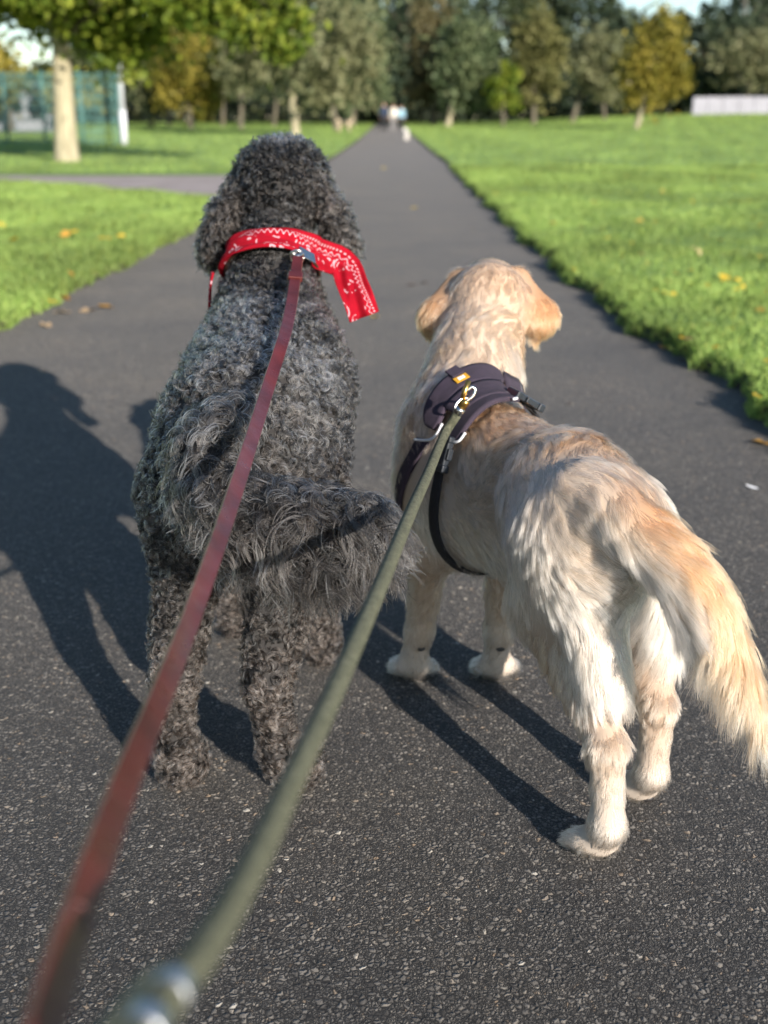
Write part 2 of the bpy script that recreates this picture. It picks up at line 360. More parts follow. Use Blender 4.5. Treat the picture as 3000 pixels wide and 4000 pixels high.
# ------------------------------------------------------------------ trees and far things
def leaf_cloud(name, blobs, n, size, pal, seed, hang=0.0, clump=0.22):
    """blobs: (centre, radii); leaves gather in clumps through each blob's outer volume"""
    g = np.random.default_rng(seed); vol = np.array([b[1][0] * b[1][1] * b[1][2] for b in blobs]) ** 0.75; vol /= vol.sum()
    P, Cc = [], []
    for (c, r), w in zip(blobs, vol):
        c = np.array(c, float); r = np.array(r, float); k = max(60, int(n * w)); nc = max(8, k // 28)
        d = nrm(g.normal(size=(nc, 3))); cc = d * (g.uniform(0.25, 1.0, (nc, 1)) ** 0.45) * (1 + 0.16 * np.sin(5 * d[:, :1] + 4 * d[:, 2:] + seed))
        tone = g.uniform(0, 1, nc)
        i = g.integers(0, nc, k)
        P.append(c + r * (cc[i] + g.normal(size=(k, 3)) * clump * g.uniform(0.4, 1.2, (k, 1)))); Cc.append(np.clip(tone[i] + g.normal(0, 0.22, k), 0, 1))
    P = np.vstack(P); tone = np.concatenate(Cc); k = len(P)
    u = nrm(g.normal(size=(k, 3))); u[:, 2] -= hang; u = nrm(u); v = nrm(np.cross(u, g.normal(size=(k, 3))))
    s = size * g.uniform(0.6, 1.4, (k, 1))
    V = np.stack([P - u * s, P + v * s * 0.55, P + u * s, P - v * s * 0.55], 1).reshape(-1, 3)
    i = np.arange(k)[:, None] * 4
    me = mesh_np(name, V, np.concatenate([i, i + 1, i + 2, i + 3], 1), False)
    pal = np.array(pal); x = tone * (len(pal) - 1); j = np.minimum(x.astype(int), len(pal) - 2); f = (x - j)[:, None]
    vcol(me, np.repeat(pal[j] * (1 - f) + pal[j + 1] * f, 4, 0)); return me
def trunk_mesh(name, basep, top, r0, r1, limbs, seed, lean=(0, 0)):
    g = np.random.default_rng(seed); b = np.array(basep, float); t = np.array(top, float)
    mid = (b + t) / 2 + np.array([g.normal(0, 0.03), g.normal(0, 0.03), 0]) * np.linalg.norm(t - b)
    pth = catmull([b + [0, 0, -0.25], b + (t - b) * 0.08 + [0, 0, 0], mid, t], 14)
    rad = np.interp(np.linspace(0, 1, 14), [0, 0.1, 0.3, 1], [r0 * 1.45, r0 * 1.12, r0 * 0.9, r1])
    parts = [tube_data(pth, rad, 10)]
    for k in range(limbs):
        i = int(9 + 4 * (k + 0.5) / limbs); a = g.uniform(0, 2 * np.pi); L = np.linalg.norm(t - b) * g.uniform(0.3, 0.55)
        d = np.array([math.cos(a), math.sin(a), g.uniform(0.35, 1.0)]); d /= np.linalg.norm(d)
        e = pth[i] + d * L; m = pth[i] + d * L * 0.5 + [0, 0, 0.06 * L]
        lp = catmull([pth[i], m, e], 7); parts.append(tube_data(lp, np.linspace(rad[i] * 0.6, 0.02 * r0 + 0.01, 7), 6))
    return from_tq(name, parts)
def tree(name, label, x, y, blobs, n, size, pal, trunk_top, r0, seed, bark='bark', limbs=5, group=None, lean=(0, 0), hang=0.0, cat='tree'):
    z = float(rise(x, y)) + 0.04
    t = empty(name, (x, y, z)); tag(t, label, cat, group)
    link('trunk', trunk_mesh('trunk', (x, y, z), (x + lean[0], y + lean[1], z + trunk_top), r0, r0 * 0.35, limbs, seed), M[bark], t)
    link('crown', leaf_cloud('crown', [((x + c[0], y + c[1], z + c[2]), r) for c, r in blobs], n, size, pal, seed, hang), M['leaf'], t)
    return t
OLIVE = [(0.085, 0.10, 0.045), (0.155, 0.163, 0.078), (0.225, 0.225, 0.115)]
YELLOW = [(0.10, 0.10, 0.014), (0.20, 0.175, 0.024), (0.30, 0.245, 0.045)]
DARK = [(0.024, 0.040, 0.024), (0.046, 0.068, 0.038), (0.08, 0.104, 0.056)]
MID = [(0.065, 0.095, 0.042), (0.11, 0.145, 0.066), (0.165, 0.195, 0.092)]
LIME = [(0.06, 0.10, 0.010), (0.13, 0.18, 0.018), (0.24, 0.27, 0.035)]
RUST = [(0.07, 0.065, 0.025), (0.13, 0.115, 0.05), (0.18, 0.15, 0.07)]
def wx(px, Y): return (px - 1500) / F_PX * (Y * math.cos(PITCH) + 0.9 * math.sin(PITCH)) * 1.0
def far_x(px, Y): return float(PY(px, 465, Y)[0])
def far_z(py, Y): return float(PY(1500, py, Y)[2])
# the big tree on the left, its pale painted-looking trunk and low boughs
T1 = gnd(265, 640)
x1, y1 = float(T1[0]), float(T1[1])
big = tree('broadleaf_tree', 'large leafy tree with thick pale trunk and boughs hanging over the side path lawn', x1, y1,
     [((0, 0.5, 5.6), (4.6, 4.2, 2.6)), ((-2.6, -0.6, 4.3), (2.2, 2.0, 0.9)), ((1.35, 0.8, 2.62), (1.0, 1.2, 0.72)), ((-1.2, -1.2, 3.5), (1.1, 1.0, 0.5)), ((0.2, 0.6, 3.3), (1.6, 1.4, 0.7)),
      ((3.2, -1.0, 3.4), (1.5, 1.3, 0.7)), ((4.6, -1.6, 3.0), (1.0, 0.8, 0.85)), ((5.1, -1.8, 2.5), (0.55, 0.5, 0.5)), ((0.3, -2.2, 3.5), (1.5, 1.0, 0.5))],
     60000, 0.095, LIME, 5.2, 0.30, 11, 'bark_pale', 9, hang=0.5)
# bough that reaches out over the lawn
bb = [(x1 + 0.1, y1, 2.6), (x1 + 1.8, y1 - 0.7, 3.5), (x1 + 3.4, y1 - 1.2, 3.7), (x1 + 4.8, y1 - 1.7, 3.1)]
o = tube('bough', catmull(bb, 14), np.linspace(0.13, 0.03, 14), M['bark'], big, 8)
# sports-court fence behind it
def fence():
    Y = 46.0; x0, x1_ = far_x(-420, Y), far_x(468, Y); h = 2.55
    M['fence'] = plain('green_coated_wire', (0.07, 0.17, 0.155), 0.5, var=0.1, scale=3)
    t = empty('mesh_fence', (x0, Y, 0.04)); tag(t, 'tall dark green wire mesh fence round a sports court', 'fence')
    n = 6; xs_ = np.linspace(x0, x1_, n + 1)
    for xx in xs_: link('post', from_tq('post', [tube_data([(xx, Y, -0.2), (xx, Y, 1.2), (xx, Y, h + 0.1)], 0.05, 8)]), M['fence'], t)
    for a, b in zip(xs_[:-1], xs_[1:]):
        parts = []
        for q in np.arange(a + 0.08, b - 0.05, 0.085): parts.append(box_data((q, Y, h / 2 + 0.04), (1, 0, 0), (0, 1, 0), (0, 0, 1), 0.013, 0.008, h / 2))
        for q in np.linspace(0.1, h, 7): parts.append(box_data(((a + b) / 2, Y - 0.02, q), (1, 0, 0), (0, 1, 0), (0, 0, 1), (b - a) / 2 - 0.05, 0.010, 0.02))
        link('mesh_panel', from_tq('mesh_panel', parts, False), M['fence'], t)
fence()
# two pale sheds behind the court fence
M['shed'] = plain('pale_render', (0.26, 0.275, 0.30), 0.8, var=0.1, scale=2); M['felt'] = plain('roofing_felt', (0.10, 0.10, 0.12), 0.9)
M['dkglass'] = plain('dark_pane', (0.03, 0.04, 0.05), 0.15)
def shed(px0, px1, Y, h, label):
    a, b = far_x(px0, Y), far_x(px1, Y); z = float(rise((a + b) / 2, Y)); c = (a + b) / 2; w = (b - a) / 2
    t = empty('pavilion', (c, Y, z)); tag(t, label, 'building')
    link('wall', from_tq('wall', [box_data((c, Y, z + h / 2), (1, 0, 0), (0, 1, 0), (0, 0, 1), w, 2.2, h / 2)], False), M['shed'], t)
    link('roof', from_tq('roof', [box_data((c, Y, z + h + 0.12), (1, 0, 0), (0, 1, 0), (0, 0, 1), w + 0.25, 2.5, 0.11)], False), M['felt'], t)
    for k in (-0.55, 0.1, 0.6):
        f = link('window', from_tq('window', [box_data((c + k * w, Y - 2.21, z + h * 0.58), (1, 0, 0), (0, 1, 0), (0, 0, 1), 0.42, 0.03, 0.42)], False), M['felt'], t)
        o = bpy.data.objects.new('pane', from_tq('pane', [box_data((c + k * w, Y - 2.25, z + h * 0.58), (1, 0, 0), (0, 1, 0), (0, 0, 1), 0.34, 0.02, 0.34)], False)); COL.objects.link(o)
        o.data.materials.append(M['dkglass']); o.parent = f
shed(-60, 240, 74, 2.6, 'low pale flat-roofed building seen through the green court fence')
# pale lamp mast
pm = gnd(487, 572); mx_, my_ = float(pm[0]), float(pm[1])
M['mast'] = plain('galvanised_paint', (0.55, 0.57, 0.60), 0.45, var=0.06, scale=4)
t = empty('lamp_mast', (mx_, my_, 0.0)); tag(t, 'tall pale grey lamp mast standing at the end of the court fence', 'lamp post')
tube('base_sleeve', [(mx_, my_, -0.1), (mx_, my_, 0.6), (mx_, my_, 1.25)], 0.125, M['mast'], t, 14)
tube('pole', [(mx_, my_, 1.24), (mx_, my_, 4), (mx_, my_, 9.0)], np.array([0.095, 0.09, 0.07]), M['mast'], t, 14)
hd = link('lamp_head', from_tq('lamp_head', [box_data((mx_ - 0.3, my_, 9.08), (1, 0, 0), (0, 1, 0), (0, 0, 1), 0.55, 0.2, 0.08)], False), M['mast'], t)

# trees standing on the far lawn: name, label, px, Y, blob list in metres, palette ...
FT = [
 ('olive tree with a straight pale trunk rising behind the curly dog', 1152, 62, [((0.6, 0, 5.2), (3.3, 3, 3.6)), ((-1.9, 0, 4.6), (1.8, 2, 2.2)), ((2.6, 0.4, 3.4), (1.9, 2, 1.7)), ((1.2, 0, 1.95), (1.0, 1.2, 0.6))], 5200, 0.20, OLIVE, 4.8, 0.27, 'bark_pale', (0.1, 0)),
 ('yellowing round tree between the lamp mast and the pale trunked tree', 745, 88, [((0, 0, 4.4), (2.7, 2.5, 3.3)), ((1.6, 0, 2.6), (1.3, 1.5, 1.2)), ((-1.2, 0, 2.8), (1.3, 1.5, 1.4))], 3600, 0.22, YELLOW, 4.0, 0.25, 'bark', (0.2, 0)),
 ('grey-olive tree standing between the lamp mast and the yellowing tree', 590, 92, [((0, 0, 4.6), (2.3, 2.2, 3.4)), ((0.6, 0, 2.4), (1.7, 1.5, 1.0))], 3000, 0.22, OLIVE, 4.0, 0.22, 'bark', (0, 0)),
 ('small autumn-gold tree above the court fence beside the pavilion', 40, 70, [((-0.6, 0, 3.2), (1.9, 2.0, 1.7)), ((3.4, 0.5, 2.3), (1.7, 1.5, 1.0))], 2600, 0.2, YELLOW, 3.2, 0.2, 'bark', (0, 0)),
 ('broad mid-green tree overhanging the left side of the path end', 1375, 96, [((0, 0, 5.8), (3.0, 2.8, 4.2)), ((0.8, 0, 3.0), (2.4, 2.2, 1.8))], 4200, 0.24, MID, 4.5, 0.3, 'bark', (0, 0)),
 ('rusty olive tree at the right edge of the path end', 1690, 104, [((0.1, 0, 6.2), (2.2, 2.2, 3.6)), ((-0.9, 0, 3.4), (1.5, 1.5, 1.8))], 3600, 0.24, RUST, 4.6, 0.3, 'bark', (0.4, 0)),
 ('mid-green tree on a leaning pale trunk right of the path end', 1748, 99, [((1.4, 0, 5.0), (2.6, 2.2, 3.5)), ((2.2, 0, 2.9), (2.0, 1.8, 1.4))], 3600, 0.24, MID, 3.8, 0.30, 'bark_pale', (1.0, 0)),
 ('small bright lime sapling between two pale trunks', 1965, 96, [((0, 0, 2.6), (1.3, 1.2, 1.3)), ((0.3, 0, 3.8), (0.8, 0.8, 1.0))], 1300, 0.2, LIME, 2.6, 0.16, 'bark', (0.1, 0)),
 ('rounded pale olive tree with a domed top beside the lime sapling', 2085, 101, [((0, 0, 6.0), (2.0, 2, 2.5)), ((0.2, 0, 3.5), (1.7, 1.8, 1.9))], 3600, 0.22, [(0.07, 0.075, 0.022), (0.14, 0.14, 0.045), (0.22, 0.21, 0.08)], 4.6, 0.27, 'bark', (0, 0)),
 ('loose spreading olive tree on a slanting trunk in the far lawn', 2235, 103, [((2.0, 0, 4.8), (2.6, 2.2, 2.2)), ((2.8, 0, 3.2), (2.0, 2, 1.5))], 3200, 0.22, OLIVE, 4.2, 0.25, 'bark', (0.9, 0)),
 ('golden yellow autumn tree standing alone on the right lawn', 2490, 76, [((1.0, 0, 4.2), (1.75, 1.6, 2.9)), ((-0.2, 0, 3.0), (1.2, 1.3, 1.7)), ((2.0, 0, 3.4), (1.0, 1.1, 1.6))], 4200, 0.18, YELLOW, 3.8, 0.22, 'bark_pale', (0.5, 0)),
 ('grey-green spreading tree behind the long white wall', 2915, 128, [((0, 0, 5.6), (3.6, 3, 2.7)), ((2.6, 0, 5.0), (2.6, 2, 2.2))], 3400, 0.28, OLIVE, 4.5, 0.3, 'bark', (0, 0)),
]
for k, (lab, px, Y, bl, n, s, pal, tt, r0, bk, ln) in enumerate(FT):
    tree('park_tree', lab, far_x(px, Y), Y, bl, n, s, pal, tt, r0, 40 + k, bk, 5, 'trees standing on the park lawn', ln)
# bare-looking small trunks between
for k, (px, Y) in enumerate([(940, 84), (870, 97), (1070, 99), (1310, 80), (2360, 109), (660, 100)]):
    tree('young_tree', ['slim pale stemmed tree behind the curly dog\'s head', 'slim tree in the shade beside the yellowing tree', 'slim dark tree in front of the wood left of the path', 'slim pale stem tree near the path end with a tan dog at its foot', 'slim tree in front of the wood beside the golden yellow tree', 'slim tree between the lamp mast and the yellowing tree'][k], far_x(px, Y), Y,
         [((0, 0, 4.3), (1.5, 1.4, 2.1))], 1200, 0.22, [OLIVE, MID, DARK, MID, MID, OLIVE][k], 4.0, 0.2, 80 + k, 'bark', 4, 'slim trees in front of the wood')
# the wood that closes the view
WL = ['dark evergreen tree in the wood behind the park lawn', 'dark broad tree in the wood behind the park lawn']
wood = []
gw = np.random.default_rng(5)
for k in range(46):
    row = k % 2; px = -250 + 3500 * (k + gw.uniform(-0.3, 0.3)) / 45; Y = 138 + 14 * row + gw.uniform(-3, 3)
    top = gw.uniform(13.5, 20)
    if 2360 < px < 2680 or 2700 < px < 2860: top = gw.uniform(10.5, 12.3)
    if px < 330: top = gw.uniform(5.0, 6.5)
    if 330 <= px < 620: top = gw.uniform(9, 12)
    w = gw.uniform(3.6, 5.0)
    nar = gw.uniform(0, 1) < 0.45
    bl = [((0, 0, top * 0.55), (w * 0.9, w * 0.8, top * 0.45)), ((gw.uniform(-1, 1), -0.5, top * 0.26), (w, w * 0.8, top * 0.26)), ((0, 0, top * 0.85), (w * 0.5, w * 0.5, top * 0.16))]
    if nar: bl = [((0, 0, top * 0.3), (w * 0.8, w * 0.7, top * 0.3)), ((0, 0, top * 0.6), (w * 0.55, w * 0.5, top * 0.3)), ((0, 0, top * 0.86), (w * 0.28, w * 0.28, top * 0.16))]
    pal = DARK if gw.uniform() < 0.7 else [(0.018, 0.03, 0.010), (0.04, 0.058, 0.02), (0.07, 0.085, 0.03)]
    tree('woodland_tree', WL[0] if nar else WL[1], far_x(px, Y), Y, bl, 2300, 0.42, pal, top * 0.7, 0.3, 200 + k, 'bark', 4, 'dark evergreens of the wood' if nar else 'dark broad trees of the wood')
# undergrowth at the foot of the wood; near-black leaf colour paints its shade
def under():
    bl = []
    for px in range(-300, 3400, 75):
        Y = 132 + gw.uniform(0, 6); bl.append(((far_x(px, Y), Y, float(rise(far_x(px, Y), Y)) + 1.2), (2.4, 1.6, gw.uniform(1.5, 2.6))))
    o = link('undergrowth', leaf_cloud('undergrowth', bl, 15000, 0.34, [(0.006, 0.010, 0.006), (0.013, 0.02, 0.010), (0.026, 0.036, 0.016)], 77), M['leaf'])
    tag(o, 'shrubby undergrowth, coloured dark as shade, along the foot of the wood', 'undergrowth', kind='stuff')
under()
# long white wall on the right
M['white'] = plain('white_paint', (0.22, 0.22, 0.25), 0.7, var=0.1, scale=1.2)
xa, xb = far_x(2700, 118), far_x(3120, 122)
t = empty('white_wall', (xa, 118, 0)); tag(t, 'long low white wall at the far side of the right lawn', 'wall')
n = 7
for k in range(n):
    u0, u1 = k / n, (k + 1) / n; c0 = np.array([xa + (xb - xa) * (u0 + u1) / 2, 118 + 4 * (u0 + u1) / 2, 0]); c0[2] = float(rise(c0[0], c0[1]))
    d = nrm(np.array([xb - xa, 4.0, 0])); L = math.hypot(xb - xa, 4) / n; e = np.array([-d[1], d[0], 0])
    link('wall_panel', from_tq('wall_panel', [box_data(c0 + [0, 0, 0.8], d, e, (0, 0, 1), L / 2 - 0.03, 0.1, 0.82)], False), M['white'], t)
    link('coping', from_tq('coping', [box_data(c0 + [0, 0, 1.68], d, e, (0, 0, 1), L / 2 - 0.01, 0.16, 0.055)], False), M['felt'] if False else M['white'], t)
    link('pier', from_tq('pier', [box_data(c0 + d * (L / 2) + [0, 0, 0.86], d, e, (0, 0, 1), 0.16, 0.18, 0.9)], False), M['white'], t)

# ------------------------------------------------------------------ smooth bodies: rounded cones blended into one surface
class Prim:
    def __init__(s, a, b, ra, rb, L=0.03, lift=0.35, flow=None, k=0.03, sq=None, col=None, grav=0.0, curl=1.0, tag=''):
        s.a = np.array(a, float); s.b = np.array(b, float); s.ra, s.rb, s.L, s.lift, s.k = ra, rb, L, lift, k
        s.flow = nrm(np.array(flow, float)) if flow is not None else nrm(s.b - s.a)
        s.sq = None if sq is None else (nrm(np.array(sq[0], float)), sq[1]); s.col = col; s.grav = grav; s.curl = curl; s.tag = tag
    def d(s, P):
        ba = s.b - s.a; pa = P - s.a; h = np.clip((pa @ ba) / max(ba @ ba, 1e-12), 0, 1)
        q = pa - h[:, None] * ba
        if s.sq is not None:
            u, f = s.sq; q = q + (q @ u)[:, None] * u * (1 / f - 1)
        dd = np.sqrt((q * q).sum(1)) - (s.ra + (s.rb - s.ra) * h)
        return dd * (min(1, s.sq[1]) if s.sq is not None else 1)
def sdf(P, prims):
    D = None
    for p in prims:
        d = p.d(P)
        if D is None: D = d; continue
        h = np.clip(0.5 + 0.5 * (D - d) / p.k, 0, 1); D = D * (1 - h) + d * h - p.k * h * (1 - h)
    return D
def sgrad(P, prims, e=0.002):
    g = np.stack([sdf(P + np.eye(3)[i] * e, prims) - sdf(P - np.eye(3)[i] * e, prims) for i in range(3)], -1); return nrm(g)
def surface_net(prims, h, pad=0.03, zmin=None):
    lo = np.min([np.minimum(p.a - p.ra, p.b - p.rb) for p in prims], 0) - pad; hi = np.max([np.maximum(p.a + p.ra, p.b + p.rb) for p in prims], 0) + pad
    n = np.ceil((hi - lo) / h).astype(int) + 1
    axs = [lo[i] + h * np.arange(n[i]) for i in range(3)]
    G = np.stack(np.meshgrid(*axs, indexing='ij'), -1).reshape(-1, 3)
    V = sdf(G, prims).reshape(n)
    if zmin is not None: V = np.maximum(V, (zmin - axs[2])[None, None, :])
    s = V < 0; sl_ = [slice(None, -1), slice(1, None)]
    cnt = np.zeros(n - 1, int); pos = np.zeros((*(n - 1), 3)); num = np.zeros(n - 1)
    corners = [(i, j, k) for i in (0, 1) for j in (0, 1) for k in (0, 1)]
    def cv(A, c): return A[sl_[c[0]], sl_[c[1]], sl_[c[2]]]
    for c in corners: cnt += cv(s, c)
    act = (cnt > 0) & (cnt < 8)
    for c in corners:
        for ax_ in range(3):
            if c[ax_]: continue
            c2 = list(c); c2[ax_] = 1; a, b = cv(V, c), cv(V, c2); cr = (a < 0) != (b < 0)
            t = np.where(cr, a / np.where(cr, a - b, 1), 0)
            off = np.zeros((*(n - 1), 3)); off[...] = c; off[..., ax_] += t
            pos += off * cr[..., None]; num += cr
    idx = -np.ones(n - 1, int); idx[act] = np.arange(act.sum())
    cell = np.stack(np.nonzero(act), -1)
    P = lo + h * (cell + pos[act] / num[act][:, None])
    Q = []
    for ax_ in range(3):
        b_, c_ = (ax_ + 1) % 3, (ax_ + 2) % 3
        a0 = np.take(s, np.arange(n[ax_] - 1), ax_); a1 = np.take(s, np.arange(1, n[ax_]), ax_)
        e = np.stack(np.nonzero(a0 != a1), -1); e = e[(e[:, b_] > 0) & (e[:, c_] > 0) & (e[:, b_] < n[b_] - 1) & (e[:, c_] < n[c_] - 1)]
        ins = s[e[:, 0], e[:, 1], e[:, 2]]
        def at(db, dc):
            q = e.copy(); q[:, b_] -= db; q[:, c_] -= dc; return idx[q[:, 0], q[:, 1], q[:, 2]]
        q = np.stack([at(1, 1), at(0, 1), at(0, 0), at(1, 0)], -1); q[~ins] = q[~ins][:, ::-1]; Q.append(q)
    Q = np.vstack(Q); Q = Q[(Q >= 0).all(1)]
    return P, Q
def relax(P, Q, it=2):
    for _ in range(it):
        acc = np.zeros_like(P); c = np.zeros(len(P))
        for i in range(4):
            a, b = Q[:, i], Q[:, (i + 1) % 4]
            np.add.at(acc, a, P[b]); np.add.at(c, a, 1)
        P = 0.5 * P + 0.5 * acc / np.maximum(c, 1)[:, None]
    return P
def sample_surface(P, Q, n, g):
    T = np.vstack([Q[:, [0, 1, 2]], Q[:, [0, 2, 3]]]); a, b, c = P[T[:, 0]], P[T[:, 1]], P[T[:, 2]]
    A = np.linalg.norm(np.cross(b - a, c - a), axis=1); i = g.choice(len(T), n, p=A / A.sum())
    u, v = g.uniform(0, 1, (2, n)); f = u + v > 1; u[f] = 1 - u[f]; v[f] = 1 - v[f]
    return a[i] + (b - a)[i] * u[:, None] + (c - a)[i] * v[:, None]
def weights(R, prims, tau=0.013):
    D = np.stack([p.d(R) for p in prims], 1); D -= D.min(1, keepdims=True); W = np.exp(-D / tau); return W / W.sum(1, keepdims=True)
def field(R, scale, seed, k=6):                     # smooth coherent noise, about -1..1
    g = np.random.default_rng(seed); o = np.zeros(len(R))
    for i in range(k):
        d = nrm(g.normal(size=3)); o += np.sin(R @ d * scale * g.uniform(0.6, 1.6) + g.uniform(0, 6.28))
    return o / math.sqrt(k) * 0.9
def curves_obj(name, PTS, rad, colr, material, parent):
    n, k, _ = PTS.shape
    hc = bpy.data.hair_curves.new(name); hc.add_curves([k] * n)
    hc.attributes['position'].data.foreach_set('vector', np.ascontiguousarray(PTS, np.float32).ravel())
    ra = hc.attributes.get('radius') or hc.attributes.new('radius', 'FLOAT', 'POINT')
    ra.data.foreach_set('value', np.ascontiguousarray(rad, np.float32).ravel())
    ca = hc.attributes.new('col', 'FLOAT_COLOR', 'CURVE')
    ca.data.foreach_set('color', np.concatenate([colr, np.ones((n, 1))], 1).astype(np.float32).ravel())
    hc.materials.append(material); o = bpy.data.objects.new(name, hc); COL.objects.link(o); o.parent = parent
    o.location = -Vector(parent.location); return o
def cover_mask(R, pts, rad):
    if pts is None or len(pts) == 0: return np.zeros(len(R), bool)
    kd = kdtree.KDTree(len(pts))
    for i, p in enumerate(pts): kd.insert(p, i)
    kd.balance(); lo, hi = pts.min(0) - rad, pts.max(0) + rad
    out = np.zeros(len(R), bool)
    for i in np.nonzero(((R > lo) & (R < hi)).all(1))[0]: out[i] = kd.find(R[i])[2] < rad
    return out
def rot_about(v, n, a):
    c, s = np.cos(a)[:, None], np.sin(a)[:, None]; return v * c + np.cross(n, v) * s
def wrap_point(prims, origin, direction, off):
    """walk from inside along direction until the body's skin plus off"""
    lo = np.zeros(len(origin)); hi = np.full(len(origin), 0.30)
    for _ in range(22):
        m = (lo + hi) / 2; v = sdf(origin + direction * m[:, None], prims) - off; neg = v < 0
        lo = np.where(neg, m, lo); hi = np.where(neg, hi, m)
    return origin + direction * lo[:, None]

# ================================================================== golden dog
G = []
f2 = nrm(np.array([-0.423, 0.906, 0.0])); r2 = np.array([0.906, 0.423, 0.0])
def gp(*a, **k): G.append(Prim(*a, **k))
gp((0.132, 1.865, 0.414), (0.250, 1.57, 0.434), 0.114, 0.090, L=0.032, lift=0.28, sq=(r2, 0.82), tag='back', grav=0.25)
gp((0.260, 1.54, 0.445), (0.292, 1.425, 0.425), 0.093, 0.080, L=0.032, lift=0.28, tag='rump', grav=0.3)
gp((0.125, 1.90, 0.36), (0.15, 1.80, 0.33), 0.085, 0.08, L=0.035, lift=0.25, tag='chest', grav=0.7, k=0.05)
gp((0.145, 1.80, 0.355), (0.230, 1.60, 0.350), 0.080, 0.058, L=0.035, lift=0.2, tag='belly', grav=0.8, k=0.05)
gp((0.184, 2.07, 0.625), (0.135, 1.89, 0.465), 0.069, 0.094, L=0.034, lift=0.22, tag='neck', k=0.05, grav=0.1)
gp((0.196, 2.165, 0.646), (0.190, 2.085, 0.640), 0.060, 0.068, L=0.014, lift=0.2, tag='head', k=0.03)
gp((0.205, 2.265, 0.605), (0.198, 2.17, 0.635), 0.034, 0.05, L=0.008, lift=0.15, tag='head', k=0.03)
gp((0.134, 2.105, 0.674), (0.094, 2.062, 0.614), 0.024, 0.036, L=0.016, lift=0.2, tag='ear', k=0.012, sq=((0.5, 0.82, -0.25), 0.5), grav=0.3)
gp((0.094, 2.062, 0.614), (0.102, 2.068, 0.578), 0.036, 0.016, L=0.02, lift=0.2, tag='ear', k=0.012, sq=((0.5, 0.82, -0.25), 0.5), grav=0.4)
gp((0.246, 2.105, 0.676), (0.283, 2.062, 0.616), 0.024, 0.034, L=0.016, lift=0.2, tag='ear', k=0.012, sq=((-0.5, 0.82, -0.25), 0.5), grav=0.3)
gp((0.283, 2.062, 0.616), (0.274, 2.068, 0.580), 0.034, 0.016, L=0.02, lift=0.2, tag='ear', k=0.012, sq=((-0.5, 0.82, -0.25), 0.5), grav=0.4)
for s_, (sh, el, wr, pw) in {'l': ((0.085, 1.865, 0.37), (0.079, 1.815, 0.27), (0.063, 1.848, 0.105), (0.052, 1.862, 0.028)),
                             'r': ((0.200, 1.885, 0.37), (0.205, 1.835, 0.27), (0.203, 1.848, 0.105), (0.200, 1.862, 0.026))}.items():
    gp(sh, el, 0.058, 0.040, L=0.025, lift=0.2, tag='leg', k=0.04)
    gp(el, wr, 0.033, 0.023, L=0.024, lift=0.34, tag='leg', k=0.025)
    gp(wr, pw, 0.023, 0.025, L=0.018, lift=0.2, tag='paw', k=0.02)
    for dx in (-0.032, -0.011, 0.011, 0.032): gp((pw[0] + dx * 0.6, pw[1], 0.026), (pw[0] + dx, pw[1] + 0.030 - abs(dx) * 0.5, 0.016), 0.019, 0.0145, L=0.015, lift=0.3, tag='paw', k=0.008)
for s_, (hp, kn, hk, an, pw) in {'n': ((0.256, 1.46, 0.425), (0.236, 1.525, 0.295), (0.293, 1.335, 0.170), (0.297, 1.315, 0.062), (0.292, 1.336, 0.025)),
                                 'f': ((0.322, 1.480, 0.420), (0.345, 1.56, 0.290), (0.388, 1.455, 0.168), (0.384, 1.444, 0.062), (0.376, 1.472, 0.024))}.items():
    gp(hp, kn, 0.076 if s_ == 'n' else 0.060, 0.053 if s_ == 'n' else 0.046, L=0.030, lift=0.18, tag='thigh', k=0.05, grav=0.6, flow=(0.02, -0.25, -1))
    gp(hp, tuple(np.array(hk) + [0, 0.03, 0.07]), 0.066 if s_ == 'n' else 0.054, 0.032, L=0.042, lift=0.2, tag='breech', k=0.05, grav=0.9, flow=(0.05, -0.25, -1))
    gp(kn, hk, 0.048, 0.024, L=0.026, lift=0.18, tag='shin', k=0.035, flow=(0.02, -0.3, -1))
    gp(hk, an, 0.024, 0.0215, L=0.018, lift=0.28, tag='hock', k=0.02)
    gp(an, pw, 0.0215, 0.025, L=0.016, lift=0.2, tag='paw', k=0.02)
    for dx in (-0.030, -0.011, 0.010, 0.028): gp((pw[0] + dx * 0.6 - 0.004, pw[1], 0.024), (pw[0] + dx - 0.006, pw[1] + 0.028 - abs(dx) * 0.5, 0.016), 0.018, 0.0140, L=0.015, lift=0.3, tag='paw', k=0.008)
tailp = [PY(2290, 1930, 1.415), PY(2420, 2020, 1.36), PY(2590, 2150, 1.315), PY(2735, 2345, 1.275), PY(2850, 2580, 1.24), PY(2945, 2800, 1.215)]
tc = catmull(tailp, 11); tr = np.interp(np.linspace(0, 1, 11), [0, 0.2, 0.6, 1], [0.042, 0.036, 0.032, 0.012])
for i in range(10): gp(tc[i], tc[i + 1], tr[i], tr[i + 1], L=float(np.interp(i, [0, 2, 5, 9], [0.032, 0.044, 0.055, 0.062])), lift=0.2, tag='tail', k=0.03 if i == 0 else 0.015, grav=0.55)
gtags = np.array([p.tag for p in G])
GV, GQ = surface_net(G, 0.0085, zmin=0.003); GV = relax(GV, GQ, 2)
golden = empty('golden_dog', (0.25, 1.6, 0)); tag(golden, 'cream golden long-haired dog in a dark harness looking ahead down the path', 'dog')
m, nt, b = mat('golden_skin'); at = nt.nodes.new('ShaderNodeAttribute'); at.attribute_name = 'col'; nt.links.new(at.outputs['Color'], b.inputs['Base Color']); b.inputs['Roughness'].default_value = 0.8
M['gskin'] = m
